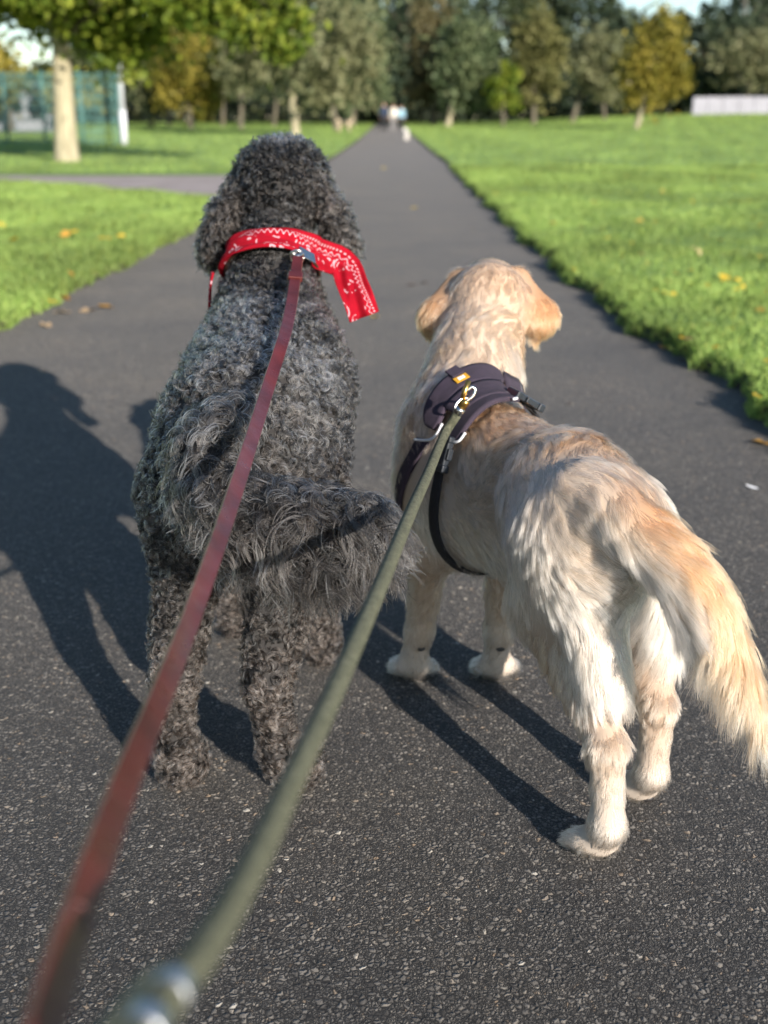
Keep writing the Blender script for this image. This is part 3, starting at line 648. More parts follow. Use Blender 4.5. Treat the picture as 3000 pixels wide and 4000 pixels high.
def golden_col(R, nrmv, W, g):
    n = len(R); T = {t: W[:, gtags == t].sum(1) for t in set(gtags)}
    def mk(c): return np.array(c)[None]
    cream, white, tan, gold, grey = mk((0.53, 0.425, 0.33)), mk((0.62, 0.55, 0.475)), mk((0.42, 0.255, 0.15)), mk((0.44, 0.215, 0.085)), mk((0.19, 0.138, 0.105))
    c = cream * np.ones((n, 1))
    def put(c, col, w): w = np.clip(w, 0, 1)[:, None]; return c * (1 - w) + col * w
    lf = field(R, 38, 3); lo_f = field(R, 15, 13); hf = field(R, 110, 4)
    upn = sstep(0.1, 0.75, nrmv[:, 2])
    side = 1 - sstep(-0.2, 0.55, nrmv[:, 2])
    c = put(c, white, (T['back'] + T['belly'] + T['chest'] + T['thigh'] + T['breech']) * side * 0.75); c = put(c, white, (T['thigh'] + T['breech']) * 0.45)
    back = (T['back'] + T['rump'])
    band = sstep(-0.1, 0.9, field(R * np.array([1, 1, 0.4]), 62, 9))
    c = put(c, tan, back * upn * (0.32 + 0.45 * band)); c = put(c, grey, back * upn * sstep(-0.1, 0.9, lf + 0.6 * hf) * 0.48)
    c = put(c, tan, T['head'] * 0.5 + T['neck'] * (0.32 + 0.2 * lo_f)); c = put(c, gold * 0.85, T['ear'] * 0.95)
    c = put(c, tan, T['shin'] * (0.72 + 0.25 * lo_f)); c = put(c, white, T['hock'] * 0.35 + T['paw'] * 0.5); c = put(c, tan, T['hock'] * sstep(-0.5, 1, lo_f) * 0.35)
    c = put(c, tan, T['leg'] * sstep(-0.5, 1.0, lo_f) * 0.3); c = put(c, white, T['breech'] * 0.35)
    c = put(c, gold, T['tail'] * sstep(0.25, 0.34, R[:, 0]) * sstep(-0.35, 0.35, nrmv[:, 2] * 0.8 + nrmv[:, 0] * 0.5) * (0.75 + 0.15 * lo_f)); c = put(c, white, T['tail'] * sstep(0.1, 0.7, -nrmv[:, 2] - 0.3 * nrmv[:, 0]) * 0.75)
    c = c * (1 - 0.16 * (T['leg'] + T['hock'] + T['paw'] + T['shin']))[:, None]
    return np.clip(c, 0.02, 0.9)
gW = weights(GV, G); gN = sgrad(GV, G)
gme = mesh_np('body', GV, GQ); vcol(gme, golden_col(GV, gN, gW, RNG) * 0.85)
gbody = link('body', gme, M['gskin'], golden)
M['nose'] = plain('black_pad', (0.02, 0.018, 0.018), 0.45, bmp=0.3)
def ell(name, c, r, mt, parent, seg=14):
    bm = bmesh.new(); bmesh.ops.create_uvsphere(bm, u_segments=seg, v_segments=seg // 2 + 2, radius=1)
    for v in bm.verts: v.co = Vector((v.co.x * r[0] + c[0], v.co.y * r[1] + c[1], v.co.z * r[2] + c[2]))
    me = bpy.data.meshes.new(name); bm.to_mesh(me); bm.free(); me.polygons.foreach_set('use_smooth', [True] * len(me.polygons)); return link(name, me, mt, parent)
ell('nose', (0.207, 2.300, 0.612), (0.018, 0.012, 0.014), M['nose'], golden)
for ex in (0.170, 0.226): ell('eye', (ex, 2.218, 0.662), (0.009, 0.007, 0.009), M['nose'], golden)
ell('paw_pad', (0.300, 1.323, 0.017), (0.012, 0.006, 0.009), M['nose'], golden)
ell('paw_pad', (0.384, 1.457, 0.012), (0.011, 0.006, 0.006), M['nose'], golden)
for c in ((0.064, 1.833, 0.072), (0.204, 1.832, 0.072)): ell('carpal_pad', c, (0.0085, 0.005, 0.005), M['nose'], golden)

# ---- harness, wrapped on the body
AX0 = np.array([0.132, 1.865, 0.415]); AXD = nrm(np.array([0.132, -0.295, 0.02])); AXR = nrm(np.cross(AXD, [0, 0, 1.0])) * -1; AXU = np.cross(AXR, AXD); AXU = AXU if AXU[2] > 0 else -AXU
def chest_pt(s, th, off):
    s = np.asarray(s, float) + 0.088; th = np.asarray(th, float) - 0.20; O = AX0 + s[:, None] * AXD
    return wrap_point(G, O, np.cos(th)[:, None] * AXU + np.sin(th)[:, None] * AXR, off)
def patch(name, s0, s1, th0, th1, off, thick, mt, parent, nu=24, nv=8, round_=0.0):
    """cloth panel: s0, s1 functions of angle give the front and rear edge along the spine"""
    u = np.linspace(0, 1, nu); v = np.linspace(0, 1, nv); U, Vv = np.meshgrid(u, v, indexing='ij')
    th = th0 + (th1 - th0) * U; a, b_ = s0(th), s1(th); mid = (a + b_) / 2; hw = (b_ - a) / 2 * (1 - round_ * np.abs(2 * U - 1) ** 6)
    s = mid + hw * (2 * Vv - 1)
    top = chest_pt(s.ravel(), th.ravel(), off + thick); bot = chest_pt(s.ravel(), th.ravel(), off)
    n = nu * nv; I, J = np.meshgrid(np.arange(nu - 1), np.arange(nv - 1), indexing='ij'); a = (I * nv + J).ravel()
    q = np.stack([a, a + 1, a + nv + 1, a + nv], -1); Q = np.vstack([q, q[:, ::-1] + n])
    ring = [i * nv for i in range(nu)] + [(nu - 1) * nv + j for j in range(1, nv)] + [i * nv + nv - 1 for i in range(nu - 2, -1, -1)] + [j for j in range(nv - 2, 0, -1)]
    ring = np.array(ring); r2_ = np.roll(ring, -1); Q = np.vstack([Q, np.stack([ring, r2_, r2_ + n, ring + n], -1)])
    me = mesh_np(name, np.vstack([top, bot]), Q)
    bm = bmesh.new(); bm.from_mesh(me); bmesh.ops.recalc_face_normals(bm, faces=bm.faces); bm.to_mesh(me); bm.free()
    return link(name, me, mt, parent), top
def m_weave(name, c, scale=900, rough=0.85, sheen=0.0):
    m, nt, b = mat(name); p = geo(nt)
    w = N(nt, 'ShaderNodeTexWave', Scale=scale, Distortion=1.5); w.bands_direction = 'DIAGONAL'; nt.links.new(p, w.inputs[0])
    c = np.array(c); f = noise(nt, p, 40)
    nt.links.new(mixc(nt, math_(nt, 'MULTIPLY', w.outputs['Fac'], 0.35), ramp(nt, f, [(0.3, tuple(c * 0.8)), (0.7, tuple(c * 1.25))]), tuple(c * 0.5)), b.inputs['Base Color'])
    b.inputs['Roughness'].default_value = rough; b.inputs['Sheen Weight'].default_value = sheen
    hgt = math_(nt, 'ADD', w.outputs['Fac'], math_(nt, 'MULTIPLY', noise(nt, p, 90, 2), 5.0))
    bump(nt, hgt, 0.5, 0.0012, b); return m
M['purple'] = m_weave('plum_nylon', (0.040, 0.028, 0.046)); M['web'] = m_weave('black_webbing', (0.014, 0.014, 0.017))
M['blackplastic'] = plain('black_plastic', (0.018, 0.022, 0.028), 0.3, var=0.1); M['piping'] = plain('reflective_piping', (0.62, 0.64, 0.66), 0.4, var=0.05)
M['yellow'] = plain('yellow_label', (0.48, 0.25, 0.012), 0.6, var=0.05); M['labelwhite'] = plain('label_white', (0.75, 0.75, 0.75), 0.6, var=0.05)
M['steel'] = plain('bright_steel', (0.62, 0.60, 0.56), 0.22, 1.0, var=0.1); M['brass'] = plain('brass', (0.62, 0.38, 0.11), 0.28, 1.0, var=0.15)
harness = empty('dog_harness', (0.15, 1.86, 0.53)); tag(harness, 'plum coloured padded harness with black buckles and white piping on the cream dog', 'harness')
OFF = 0.013; cov = []
sfun = lambda c: (lambda th: np.full_like(th, c))
h1, pt = patch('neck_panel', lambda th: -0.044 - 0.012 * np.cos(th * 1.1) + 0.012 * np.abs(th) ** 2, lambda th: -0.004 - 0.012 * np.cos(2.2 * th) + 0.014 * np.abs(th) ** 2, -0.74, 0.50, OFF - 0.002, 0.006, M['purple'], harness, 34, 10, 0.6); cov.append(pt)
h2, pt = patch('spine_panel', lambda th: -0.012 + 0 * th, lambda th: 0.040 + 0 * th, -0.42, 0.42, OFF - 0.001, 0.006, M['purple'], harness, 14, 8); cov.append(pt)
h3, pt = patch('girth_panel', lambda th: 0.026 + 0.010 * np.abs(th), lambda th: 0.066 - 0.010 * th ** 2 + 0.014 * np.abs(th), -0.80, 0.40, OFF - 0.002, 0.006, M['purple'], harness, 26, 8, 0.5); cov.append(pt)
gs = lambda th, w: 0.044 - 0.014 * (1 - np.cos(np.minimum(np.abs(th), 2 * np.pi - np.abs(th)))) / 2 + w
h4, pt = patch('girth_strap', lambda th: gs(th, -0.016), lambda th: gs(th, 0.005), -5.75, -0.84, OFF - 0.003, 0.004, M['web'], harness, 60, 4); cov.append(pt)
h5, pt = patch('chest_strap', lambda th: -0.060 - 0.10 * np.sin(np.clip((th - 0.72) / 4.64, 0, 1) * np.pi), lambda th: -0.030 - 0.10 * np.sin(np.clip((th - 0.72) / 4.64, 0, 1) * np.pi), 0.62, 5.36, OFF - 0.012, 0.005, M['purple'], harness, 40, 4); cov.append(pt.reshape(40, 4, 3)[12:].reshape(-1, 3))
def frame_at(s, th, off):
    p = chest_pt(np.array([s]), np.array([th]), off)[0]; e = chest_pt(np.array([s]), np.array([th + 0.05]), off)[0]
    n = sgrad(p[None], G, 0.006)[0]; t = e - p; t = nrm(t - n * (t @ n))
    return p, t, nrm(np.cross(n, t)), n
for th, nm in ((-0.98, 'buckle'), (0.56, 'buckle')):
    p, t, a_, n_ = frame_at(0.044, th, OFF + 0.005); sg = 1 if th > 0 else -1
    bk = link('buckle', from_tq('buckle', [box_data(p, t, a_, n_, 0.020, 0.0165, 0.0055), box_data(p + t * 0.024 * sg, t, a_, n_, 0.006, 0.0195, 0.0065), box_data(p - t * 0.022 * sg, t, a_, n_, 0.005, 0.0190, 0.006)], False), M['blackplastic'], harness); bevel(bk, 0.0025)
    for s2 in (-1, 1):
        pr = bpy.data.objects.new('release_tab', from_tq('release_tab', [box_data(p + a_ * 0.0195 * s2, t, a_, n_, 0.009, 0.003, 0.0045)], False)); COL.objects.link(pr); pr.data.materials.append(M['blackplastic']); pr.parent = bk; bevel(pr, 0.0015)
    cov.append(np.array([p]))
def edge_cord(ths, ss, off, r, mt, nm='piping'):
    q = chest_pt(np.array(ss), np.array(ths), off); return tube(nm, catmull(q, 24), r, mt, harness, 8)
edge_cord([-0.62, -0.76, -0.80, -0.76, -0.62], [0.024, 0.030, 0.050, 0.072, 0.079], OFF + 0.003, 0.0022, M['piping'])
edge_cord([0.16, 0.30, 0.36, 0.32, 0.22], [0.020, 0.026, 0.046, 0.066, 0.076], OFF + 0.003, 0.0022, M['piping'])
edge_cord([-0.97, -0.90, -0.78, -0.62], [-0.050, -0.012, 0.004, 0.006], OFF + 0.003, 0.0022, M['piping'])
p, t, a_, n_ = frame_at(-0.030, -0.02, OFF + 0.0055)
lb = link('label_tag', from_tq('label_tag', [box_data(p, t, a_, n_, 0.0120, 0.0066, 0.0008)], False), M['yellow'], harness)
for k in (-0.0042, 0.0, 0.0042):
    o = bpy.data.objects.new('print_mark', from_tq('print_mark', [box_data(p + t * k + n_ * 0.001, t, a_, n_, 0.0017, 0.0035, 0.0005)], False)); COL.objects.link(o); o.data.materials.append(M['labelwhite']); o.parent = lb
p, t, a_, n_ = frame_at(-0.050, -0.02, OFF + 0.006)
bevel(link('webbing_loop', from_tq('webbing_loop', [box_data(p, t, a_, n_, 0.011, 0.012, 0.0022)], False), M['purple'], harness), 0.0012)
# D ring on the spine and the rope's snap hook
pr_, t_r, a_r, n_r = frame_at(0.040, -0.34, OFF + 0.009)
ang = np.linspace(0, 2 * np.pi, 25); ringp = np.stack([pr_ + t_r * 0.013 * math.cos(q) * 1.0 + (n_r * 0.8 + a_r * 0.25) * 0.009 * (math.sin(q) + 0.6) for q in ang])
tube('d_ring', ringp, 0.0021, M['steel'], harness, 8)

# ---- golden coat
def comb(R, prims, g, tagsarr, Lj=0.35, swirl=0.5, swscale=42, seed=1, flat=False):
    W = weights(R, prims); n = sgrad(R, prims)
    Fl = W @ np.stack([p.flow for p in prims]); L = W @ np.array([p.L for p in prims]); lift = W @ np.array([p.lift for p in prims]); gr = W @ np.array([p.grav for p in prims])
    T = nrm(Fl - (Fl * n).sum(1, keepdims=True) * n + 1e-6)
    T = rot_about(T, n, swirl * field(R, swscale, seed) * (np.clip((L / 0.030) ** 2, 0.12, 1.0) if flat else 1.0))
    return W, n, T, L * (1 + Lj * (g.uniform(-1, 1, len(R)))), lift, gr
def fur_straight(prims, P, Q, n, g, tagsarr, colf, k=7, nclump=12000, clump=0.6, covp=None, covr=0.016, r0=0.00022, seed=3, extra=None):
    R = sample_surface(P, Q, n, g); R = R[R[:, 2] > 0.006]
    R = R[~cover_mask(R, covp, covr)]
    W, nn, T, L, lift, gr = comb(R, prims, g, tagsarr, seed=seed, flat=True)
    C = sample_surface(P, Q, nclump, g); kd = kdtree.KDTree(len(C))
    for i, c in enumerate(C): kd.insert(c, i)
    kd.balance(); own = np.fromiter((kd.find(r)[1] for r in R), int, len(R))
    cl = g.uniform(-1, 1, (len(C), 3)); cl_len = g.uniform(0.75, 1.25, len(C))
    L = L * cl_len[own]; lift = np.clip(lift + 0.16 * cl[own, 0] * np.clip((L / 0.032) ** 2, 0.1, 1.15) + 0.07 * g.normal(size=len(R)), 0.03, 0.9)
    lk = np.clip((L / 0.032) ** 2, 0.1, 1.15); T = rot_about(T, nn, (0.26 * cl[own, 1] + 0.10 * g.normal(size=len(R))) * lk)
    t = np.linspace(0, 1, k)
    pts = np.zeros((len(R), k, 3)); p = R - nn * 0.002; pts[:, 0] = p
    for i in range(1, k):
        u = t[i]; d = T * np.cos(lift)[:, None] + nn * (np.sin(lift) * (1 - 0.75 * u))[:, None]
        d[:, 2] -= gr * u * 0.9
        d = nrm(d); p = p + d * (L / (k - 1))[:, None]; pts[:, i] = p
    # strands of one lock lean together towards its tip
    base_tip = np.zeros((len(C), 3)); cn = np.zeros(len(C)); np.add.at(base_tip, own, pts[:, -1]); np.add.at(cn, own, 1); base_tip /= np.maximum(cn, 1)[:, None]
    base_rt = np.zeros((len(C), 3)); np.add.at(base_rt, own, R); base_rt /= np.maximum(cn, 1)[:, None]
    cf = (clump * g.uniform(0.5, 1.2, len(R)) * np.clip((L / 0.03) ** 2, 0.15, 1))[:, None]
    dv = (base_tip[own] - pts[:, -1]); wv = 0.0016 * np.clip(L / 0.04, 0.2, 1.6)
    ph = g.uniform(0, 6.28, len(C))[own] + g.normal(0, 0.5, len(R)); bt = np.cross(nn, T)
    for i in range(1, k):
        pts[:, i] += dv * cf * t[i] ** 1.4 + bt * (wv * np.sin(ph + t[i] * 5.0) * t[i])[:, None]
    pts[:, :, 2] = np.maximum(pts[:, :, 2], 0.0015)
    rad = r0 * (1.25 - 0.95 * t[None] ** 1.5) * g.uniform(0.7, 1.3, (len(R), 1))
    col = colf(R, nn, W, g); bw = W[:, (tagsarr == 'back') | (tagsarr == 'rump')].sum(1)[:, None]; col = col * (1 + (0.09 + 0.26 * bw) * cl[own, 2:3] + 0.14 * g.normal(size=(len(R), 1)))
    return pts, rad, np.clip(col, 0.01, 0.93)
gg = np.random.default_rng(21)
M['gfur'] = m_fur('cream_fur', 0.36, 0.7, (0.55, (0.17, 0.105, 0.055)))  # roots darkened in the colour to deepen shading between strands
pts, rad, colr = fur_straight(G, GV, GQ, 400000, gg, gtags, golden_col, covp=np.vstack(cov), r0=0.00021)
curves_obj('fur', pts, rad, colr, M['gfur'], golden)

# ================================================================== curly dog
K = []
def kp(*a, **k): K.append(Prim(*a, **k))
kp((-0.182, 1.975, 0.565), (-0.185, 1.83, 0.540), 0.098, 0.126, L=0.023, lift=0.7, tag='back')
kp((-0.185, 1.83, 0.540), (-0.190, 1.60, 0.510), 0.128, 0.126, L=0.024, lift=0.7, tag='back')
kp((-0.190, 1.61, 0.510), (-0.194, 1.505, 0.482), 0.124, 0.108, L=0.026, lift=0.7, tag='rump')
kp((-0.193, 2.140, 0.765), (-0.198, 1.945, 0.595), 0.053, 0.098, L=0.022, lift=0.75, tag='neck', k=0.045)
kp((-0.195, 2.02, 0.46), (-0.20, 1.93, 0.42), 0.09, 0.09, L=0.028, lift=0.7, tag='chest', k=0.05)
kp((-0.188, 2.225, 0.836), (-0.190, 2.175, 0.826), 0.075, 0.072, L=0.028, lift=0.9, tag='head', k=0.03)
kp((-0.212, 2.195, 0.856), (-0.164, 2.195, 0.856), 0.046, 0.046, L=0.026, lift=0.9, tag='head', k=0.03, flow=(0, -0.5, -1))
kp((-0.183, 2.34, 0.785), (-0.187, 2.245, 0.81), 0.040, 0.052, L=0.02, lift=0.6, tag='muzzle', k=0.03)
for sg in (-1, 1):
    ex = lambda v: -0.190 + sg * v
    kp((ex(0.070), 2.175, 0.842), (ex(0.102), 2.140, 0.780), 0.022, 0.031, L=0.026, lift=0.8, tag='ear', k=0.010, sq=((1, 0.3 * -sg, 0), 0.7), grav=0.3)
    kp((ex(0.102), 2.140, 0.780), (ex(0.118), 2.122, 0.730), 0.031, 0.034, L=0.027, lift=0.8, tag='ear', k=0.010, sq=((1, 0.3 * -sg, 0), 0.7), grav=0.3)
for sh, el, wr, pw in (((-0.278, 1.98, 0.45), (-0.290, 1.95, 0.33), (-0.290, 2.01, 0.13), (-0.290, 2.045, 0.034)),
                       ((-0.135, 1.96, 0.45), (-0.120, 1.91, 0.33), (-0.116, 1.90, 0.13), (-0.114, 1.925, 0.034))):
    kp(sh, el, 0.054, 0.036, L=0.022, lift=0.7, tag='leg', k=0.04); kp(el, wr, 0.030, 0.025, L=0.019, lift=0.75, tag='leg', k=0.025)
    kp(wr, pw, 0.026, 0.034, L=0.018, lift=0.7, tag='paw', k=0.02)
for hp, kn, hk, an, pw in (((-0.265, 1.53, 0.445), (-0.280, 1.60, 0.33), (-0.298, 1.475, 0.20), (-0.308, 1.495, 0.08), (-0.306, 1.525, 0.036)),
                           ((-0.135, 1.53, 0.445), (-0.122, 1.60, 0.33), (-0.165, 1.455, 0.20), (-0.150, 1.475, 0.08), (-0.132, 1.515, 0.036))):
    kp(hp, kn, 0.072, 0.041, L=0.019, lift=0.75, tag='thigh', k=0.045); kp(hp, tuple(np.array(hk) + [0, 0.02, 0.05]), 0.056, 0.028, L=0.019, lift=0.75, tag='thigh', k=0.045)
    kp(kn, hk, 0.037, 0.027, L=0.019, lift=0.75, tag='leg', k=0.03); kp(hk, an, 0.027, 0.024, L=0.019, lift=0.75, tag='leg', k=0.02)
    kp(an, pw, 0.026, 0.034, L=0.018, lift=0.7, tag='paw', k=0.02); kp(pw, (pw[0] - 0.005, pw[1] + 0.03, 0.024), 0.036, 0.024, L=0.02, lift=0.9, tag='paw', k=0.015)
ktail = [(-0.190, 1.475, 0.570), (-0.212, 1.412, 0.572), (-0.214, 1.358, 0.532), (-0.170, 1.322, 0.496), (-0.105, 1.312, 0.482), (-0.052, 1.320, 0.478), (-0.022, 1.330, 0.474)]
kt = catmull(ktail, 13); kr = np.interp(np.linspace(0, 1, 13), [0, 0.25, 0.7, 1], [0.032, 0.034, 0.040, 0.028])
for i in range(12): kp(kt[i], kt[i + 1], kr[i], kr[i + 1], L=float(np.interp(i, [0, 3, 7, 11], [0.026, 0.034, 0.050, 0.050])), lift=0.6, tag='tail', k=0.012, grav=0.85)
ktags = np.array([p.tag for p in K])
KV, KQ = surface_net(K, 0.009, zmin=0.003); KV = relax(KV, KQ, 2)
curly = empty('curly_dog', (-0.2, 1.7, 0)); tag(curly, 'big black and grey curly-coated dog wearing a red bandana', 'dog')
M['kskin'] = plain('dark_skin', (0.020, 0.018, 0.017), 0.9, var=0.2)
kbody = link('body', mesh_np('body', KV, KQ), M['kskin'], curly)
ell('nose', (-0.182, 2.372, 0.792), (0.020, 0.014, 0.016), M['nose'], curly)
for ex in (-0.222, -0.152): ell('eye', (ex, 2.285, 0.852), (0.010, 0.008, 0.010), M['nose'], curly)

# ---- bandana and collar on the neck
NA, NB = np.array([-0.193, 2.140, 0.765]), np.array([-0.198, 2.00, 0.600]); ND = nrm(NB - NA); NR = np.array([1.0, 0, 0]); NU = nrm(np.cross(NR, ND)); NU = NU if NU[2] > 0 else -NU
def neck_pt(s, th, off):
    s = np.asarray(s, float); th = np.asarray(th, float); O = NA + s[:, None] * ND
    return wrap_point([p for p in K if p.tag in ('neck', 'back', 'chest')], O, np.cos(th)[:, None] * NU + np.sin(th)[:, None] * NR, off)
def m_bandana():
    m, nt, b = mat('bandana_cotton')
    uv = nt.nodes.new('ShaderNodeUVMap'); uv.uv_map = 'uv'
    sep = nt.nodes.new('ShaderNodeSeparateXYZ'); nt.links.new(uv.outputs[0], sep.inputs[0])      # u: metres along, v: metres across
    def stripe(centre, half):
        return math_(nt, 'LESS_THAN', math_(nt, 'ABSOLUTE', math_(nt, 'SUBTRACT', sep.outputs[1], centre)), half)
    def comb_(freq, duty, ph=0.0): return math_(nt, 'GREATER_THAN', math_(nt, 'SINE', math_(nt, 'ADD', math_(nt, 'MULTIPLY', sep.outputs[0], freq), ph)), duty)
    dots = math_(nt, 'MULTIPLY', stripe(0.0095, 0.0014), comb_(1100.0, 0.0))
    wl = math_(nt, 'ADD', 0.017, math_(nt, 'MULTIPLY', math_(nt, 'SINE', math_(nt, 'MULTIPLY', sep.outputs[0], 560.0)), 0.0026))
    squig = math_(nt, 'LESS_THAN', math_(nt, 'ABSOLUTE', math_(nt, 'SUBTRACT', sep.outputs[1], wl)), 0.0011)
    mp = nt.nodes.new('ShaderNodeMapping'); nt.links.new(uv.outputs[0], mp.inputs[0]); mp.inputs['Scale'].default_value = (30, 36, 1); mp.inputs['Rotation'].default_value = (0, 0, 0.6)
    v = nt.nodes.new('ShaderNodeTexVoronoi'); v.voronoi_dimensions = '2D'; v.inputs['Scale'].default_value = 1.0; v.inputs['Randomness'].default_value = 0.7; nt.links.new(mp.outputs[0], v.inputs['Vector'])
    def ring(c, w): return math_(nt, 'LESS_THAN', math_(nt, 'ABSOLUTE', math_(nt, 'SUBTRACT', v.outputs['Distance'], c)), w)
    zone = math_(nt, 'GREATER_THAN', sep.outputs[1], 0.0225)
    ns = N(nt, 'ShaderNodeTexNoise', Scale=70.0, Detail=1.0); nt.links.new(uv.outputs[0], ns.inputs['Vector'])
    rings = math_(nt, 'MULTIPLY', math_(nt, 'MULTIPLY', math_(nt, 'ADD', ring(0.36, 0.045), ring(0.13, 0.05)), zone), math_(nt, 'GREATER_THAN', ns.outputs[0], 0.52))
    allm = math_(nt, 'MINIMUM', math_(nt, 'ADD', math_(nt, 'ADD', dots, squig), rings), 1.0)
    fold = math_(nt, 'MULTIPLY', allm, math_(nt, 'GREATER_THAN', sep.outputs[1], 0.006))
    red = ramp(nt, noise(nt, geo(nt), 60), [(0.3, (0.25, 0.002, 0.010)), (0.7, (0.33, 0.003, 0.015))])
    nt.links.new(mixc(nt, math_(nt, 'MULTIPLY', fold, 0.8), red, (0.58, 0.36, 0.40)), b.inputs['Base Color'])
    b.inputs['Roughness'].default_value = 0.9; b.inputs['Specular IOR Level'].default_value = 0.15
    w = N(nt, 'ShaderNodeTexWave', Scale=1400.0); nt.links.new(geo(nt), w.inputs[0])
    bump(nt, math_(nt, 'ADD', math_(nt, 'MULTIPLY', w.outputs['Fac'], 0.2), noise(nt, geo(nt), 70, 3)), 0.45, 0.004, b); return m
M['bandana'] = m_bandana()
def strip(name, C, Wd, widths, thick, mt, parent, folds=0.0, nv=9, seed=0, nrmv=None, round_end=False):
    """ribbon along C, Wd = across direction; rounded cross-section with soft folds"""
    n = len(C); T = nrm(np.gradient(C, axis=0)); Wd = nrm(Wd - (Wd * T).sum(1, keepdims=True) * T)
    Nn = nrm(np.cross(T, Wd)) if nrmv is None else nrmv
    u = np.linspace(-1, 1, nv); arc = np.concatenate([[0], np.cumsum(np.linalg.norm(np.diff(C, axis=0), axis=1))])
    top = np.zeros((n, nv, 3)); bot = np.zeros((n, nv, 3)); UV = np.zeros((n, nv, 2))
    for j, q in enumerate(u):
        f = folds * (np.sin(q * 5.0 + arc * 22 + seed) + 0.6 * np.sin(q * 9 - arc * 40 + 2 * seed)) + 0.10 * widths * (1 - q * q) * 0.3
        base_ = C + Wd * (q * widths / 2)[:, None] + Nn * f[:, None]
        top[:, j] = base_ + Nn * thick / 2; bot[:, j] = base_ - Nn * thick / 2
        UV[:, j, 0] = arc; UV[:, j, 1] = (q + 1) / 2 * widths
    V = np.vstack([top.reshape(-1, 3), bot.reshape(-1, 3)]); N_ = n * nv
    I, J = np.meshgrid(np.arange(n - 1), np.arange(nv - 1), indexing='ij'); a = (I * nv + J).ravel()
    q = np.stack([a, a + 1, a + nv + 1, a + nv], -1); Q = np.vstack([q[:, ::-1], q + N_])
    ring = np.array([i * nv for i in range(n)] + [(n - 1) * nv + j for j in range(1, nv)] + [i * nv + nv - 1 for i in range(n - 2, -1, -1)] + [j for j in range(nv - 2, 0, -1)])
    r3 = np.roll(ring, -1); Q = np.vstack([Q, np.stack([ring, r3, r3 + N_, ring + N_], -1)])
    me = mesh_np(name, V, Q); uvl = me.uv_layers.new(name='uv'); UVf = np.vstack([UV.reshape(-1, 2)] * 2)
    li = np.zeros(len(me.loops), np.int32); me.loops.foreach_get('vertex_index', li); uvl.data.foreach_set('uv', UVf[li].astype(np.float32).ravel())
    bm = bmesh.new(); bm.from_mesh(me); bmesh.ops.recalc_face_normals(bm, faces=bm.faces); bm.to_mesh(me); bm.free()
    return link(name, me, mt, parent)
band = empty('bandana', (-0.2, 2.07, 0.7)); tag(band, 'red paisley bandana knotted round the neck of the curly dog', 'bandana')
ths = np.linspace(-3.0, 1.02, 46); sb = 0.085 + 0.010 * np.cos(ths) + 0.02 * sstep(1.2, 2.6, np.abs(ths))
Cb = neck_pt(sb, ths, 0.019); Cb2 = neck_pt(sb + 0.01, ths, 0.019)
wb = np.interp(ths, [-3, -1.2, -0.4, 0.4, 1.02], [0.04, 0.052, 0.062, 0.058, 0.054])
tailend = [Cb[-1], PY(1340, 1030, 2.06), PY(1375, 1110, 2.03), PY(1400, 1170, 2.01), PY(1425, 1238, 2.005)]
Ct = catmull(tailend, 18)
C_all = np.vstack([Cb, Ct[2:]]); Wd = np.vstack([nrm(Cb2 - Cb), np.repeat(nrm(np.array([[-0.80, -0.28, -0.30]])), len(Ct) - 2, 0)])
blend = np.linspace(0, 1, 10)[:, None]; i0 = len(Cb) - 5; Wd[i0:i0 + 10] = nrm(Wd[i0] * (1 - blend) + Wd[i0 + 9] * blend)
wid = np.concatenate([wb, np.linspace(wb[-1], 0.058, len(Ct) - 2)])
strip('neck_fold', C_all, Wd, wid, 0.003, M['bandana'], band, np.interp(np.arange(len(C_all)), [0, len(Cb) - 6, len(C_all) - 1], [0.0034, 0.0036, 0.0062]), 17, 1.0)
C2 = neck_pt(np.linspace(0.118, 0.17, 12), np.linspace(-1.25, -1.62, 12), 0.030); strip('loose_end', C2, np.repeat(np.array([[0.1, -0.9, -0.3]]), 12, 0), np.linspace(0.03, 0.036, 12), 0.003, M['bandana'], band, 0.001, 7, 2.0)
collar = empty('dog_collar', (-0.2, 2.03, 0.66)); tag(collar, 'brown leather collar with a metal name plate under the red bandana', 'collar')
def m_leather(name, c):
    m, nt, b = mat(name); p = geo(nt); c = np.array(c)
    a = ramp(nt, noise(nt, p, 22, 4), [(0.28, tuple(c * 0.55)), (0.5, tuple(c)), (0.72, tuple(c * 1.35))])
    nt.links.new(mixc(nt, math_(nt, 'MULTIPLY', noise(nt, p, 260, 3), 0.45), a, tuple(c * 0.35)), b.inputs['Base Color'])
    b.inputs['Roughness'].default_value = 0.42; b.inputs['Specular IOR Level'].default_value = 0.5
    nt.links.new(ramp(nt, noise(nt, p, 35, 3), [(0.3, (0.24,) * 3), (0.7, (0.45,) * 3)]), b.inputs['Roughness'])
    bump(nt, math_(nt, 'ADD', noise(nt, p, 420, 3), math_(nt, 'MULTIPLY', noise(nt, p, 45, 2), 1.5)), 0.35, 0.0009, b); return m
M['leather'] = m_leather('oxblood_leather', (0.085, 0.011, 0.009)); M['brownleather'] = m_leather('brown_leather', (0.05, 0.026, 0.017)); M['cutedge'] = m_leather('cut_leather_edge', (0.27, 0.085, 0.04))
th2 = np.linspace(-np.pi, np.pi, 60); Cc_ = neck_pt(np.full(60, 0.102), th2, 0.010); Cc2 = neck_pt(np.full(60, 0.112), th2, 0.010)
strip('band', Cc_, nrm(Cc2 - Cc_), np.full(60, 0.025), 0.004, M['brownleather'], collar, 0.0, 5)
pl = neck_pt(np.array([0.122, 0.132]), np.array([0.62, 0.62]), 0.022); tpl = nrm(neck_pt(np.array([0.122]), np.array([0.66]), 0.022)[0] - pl[0]); apl = nrm(pl[1] - pl[0])
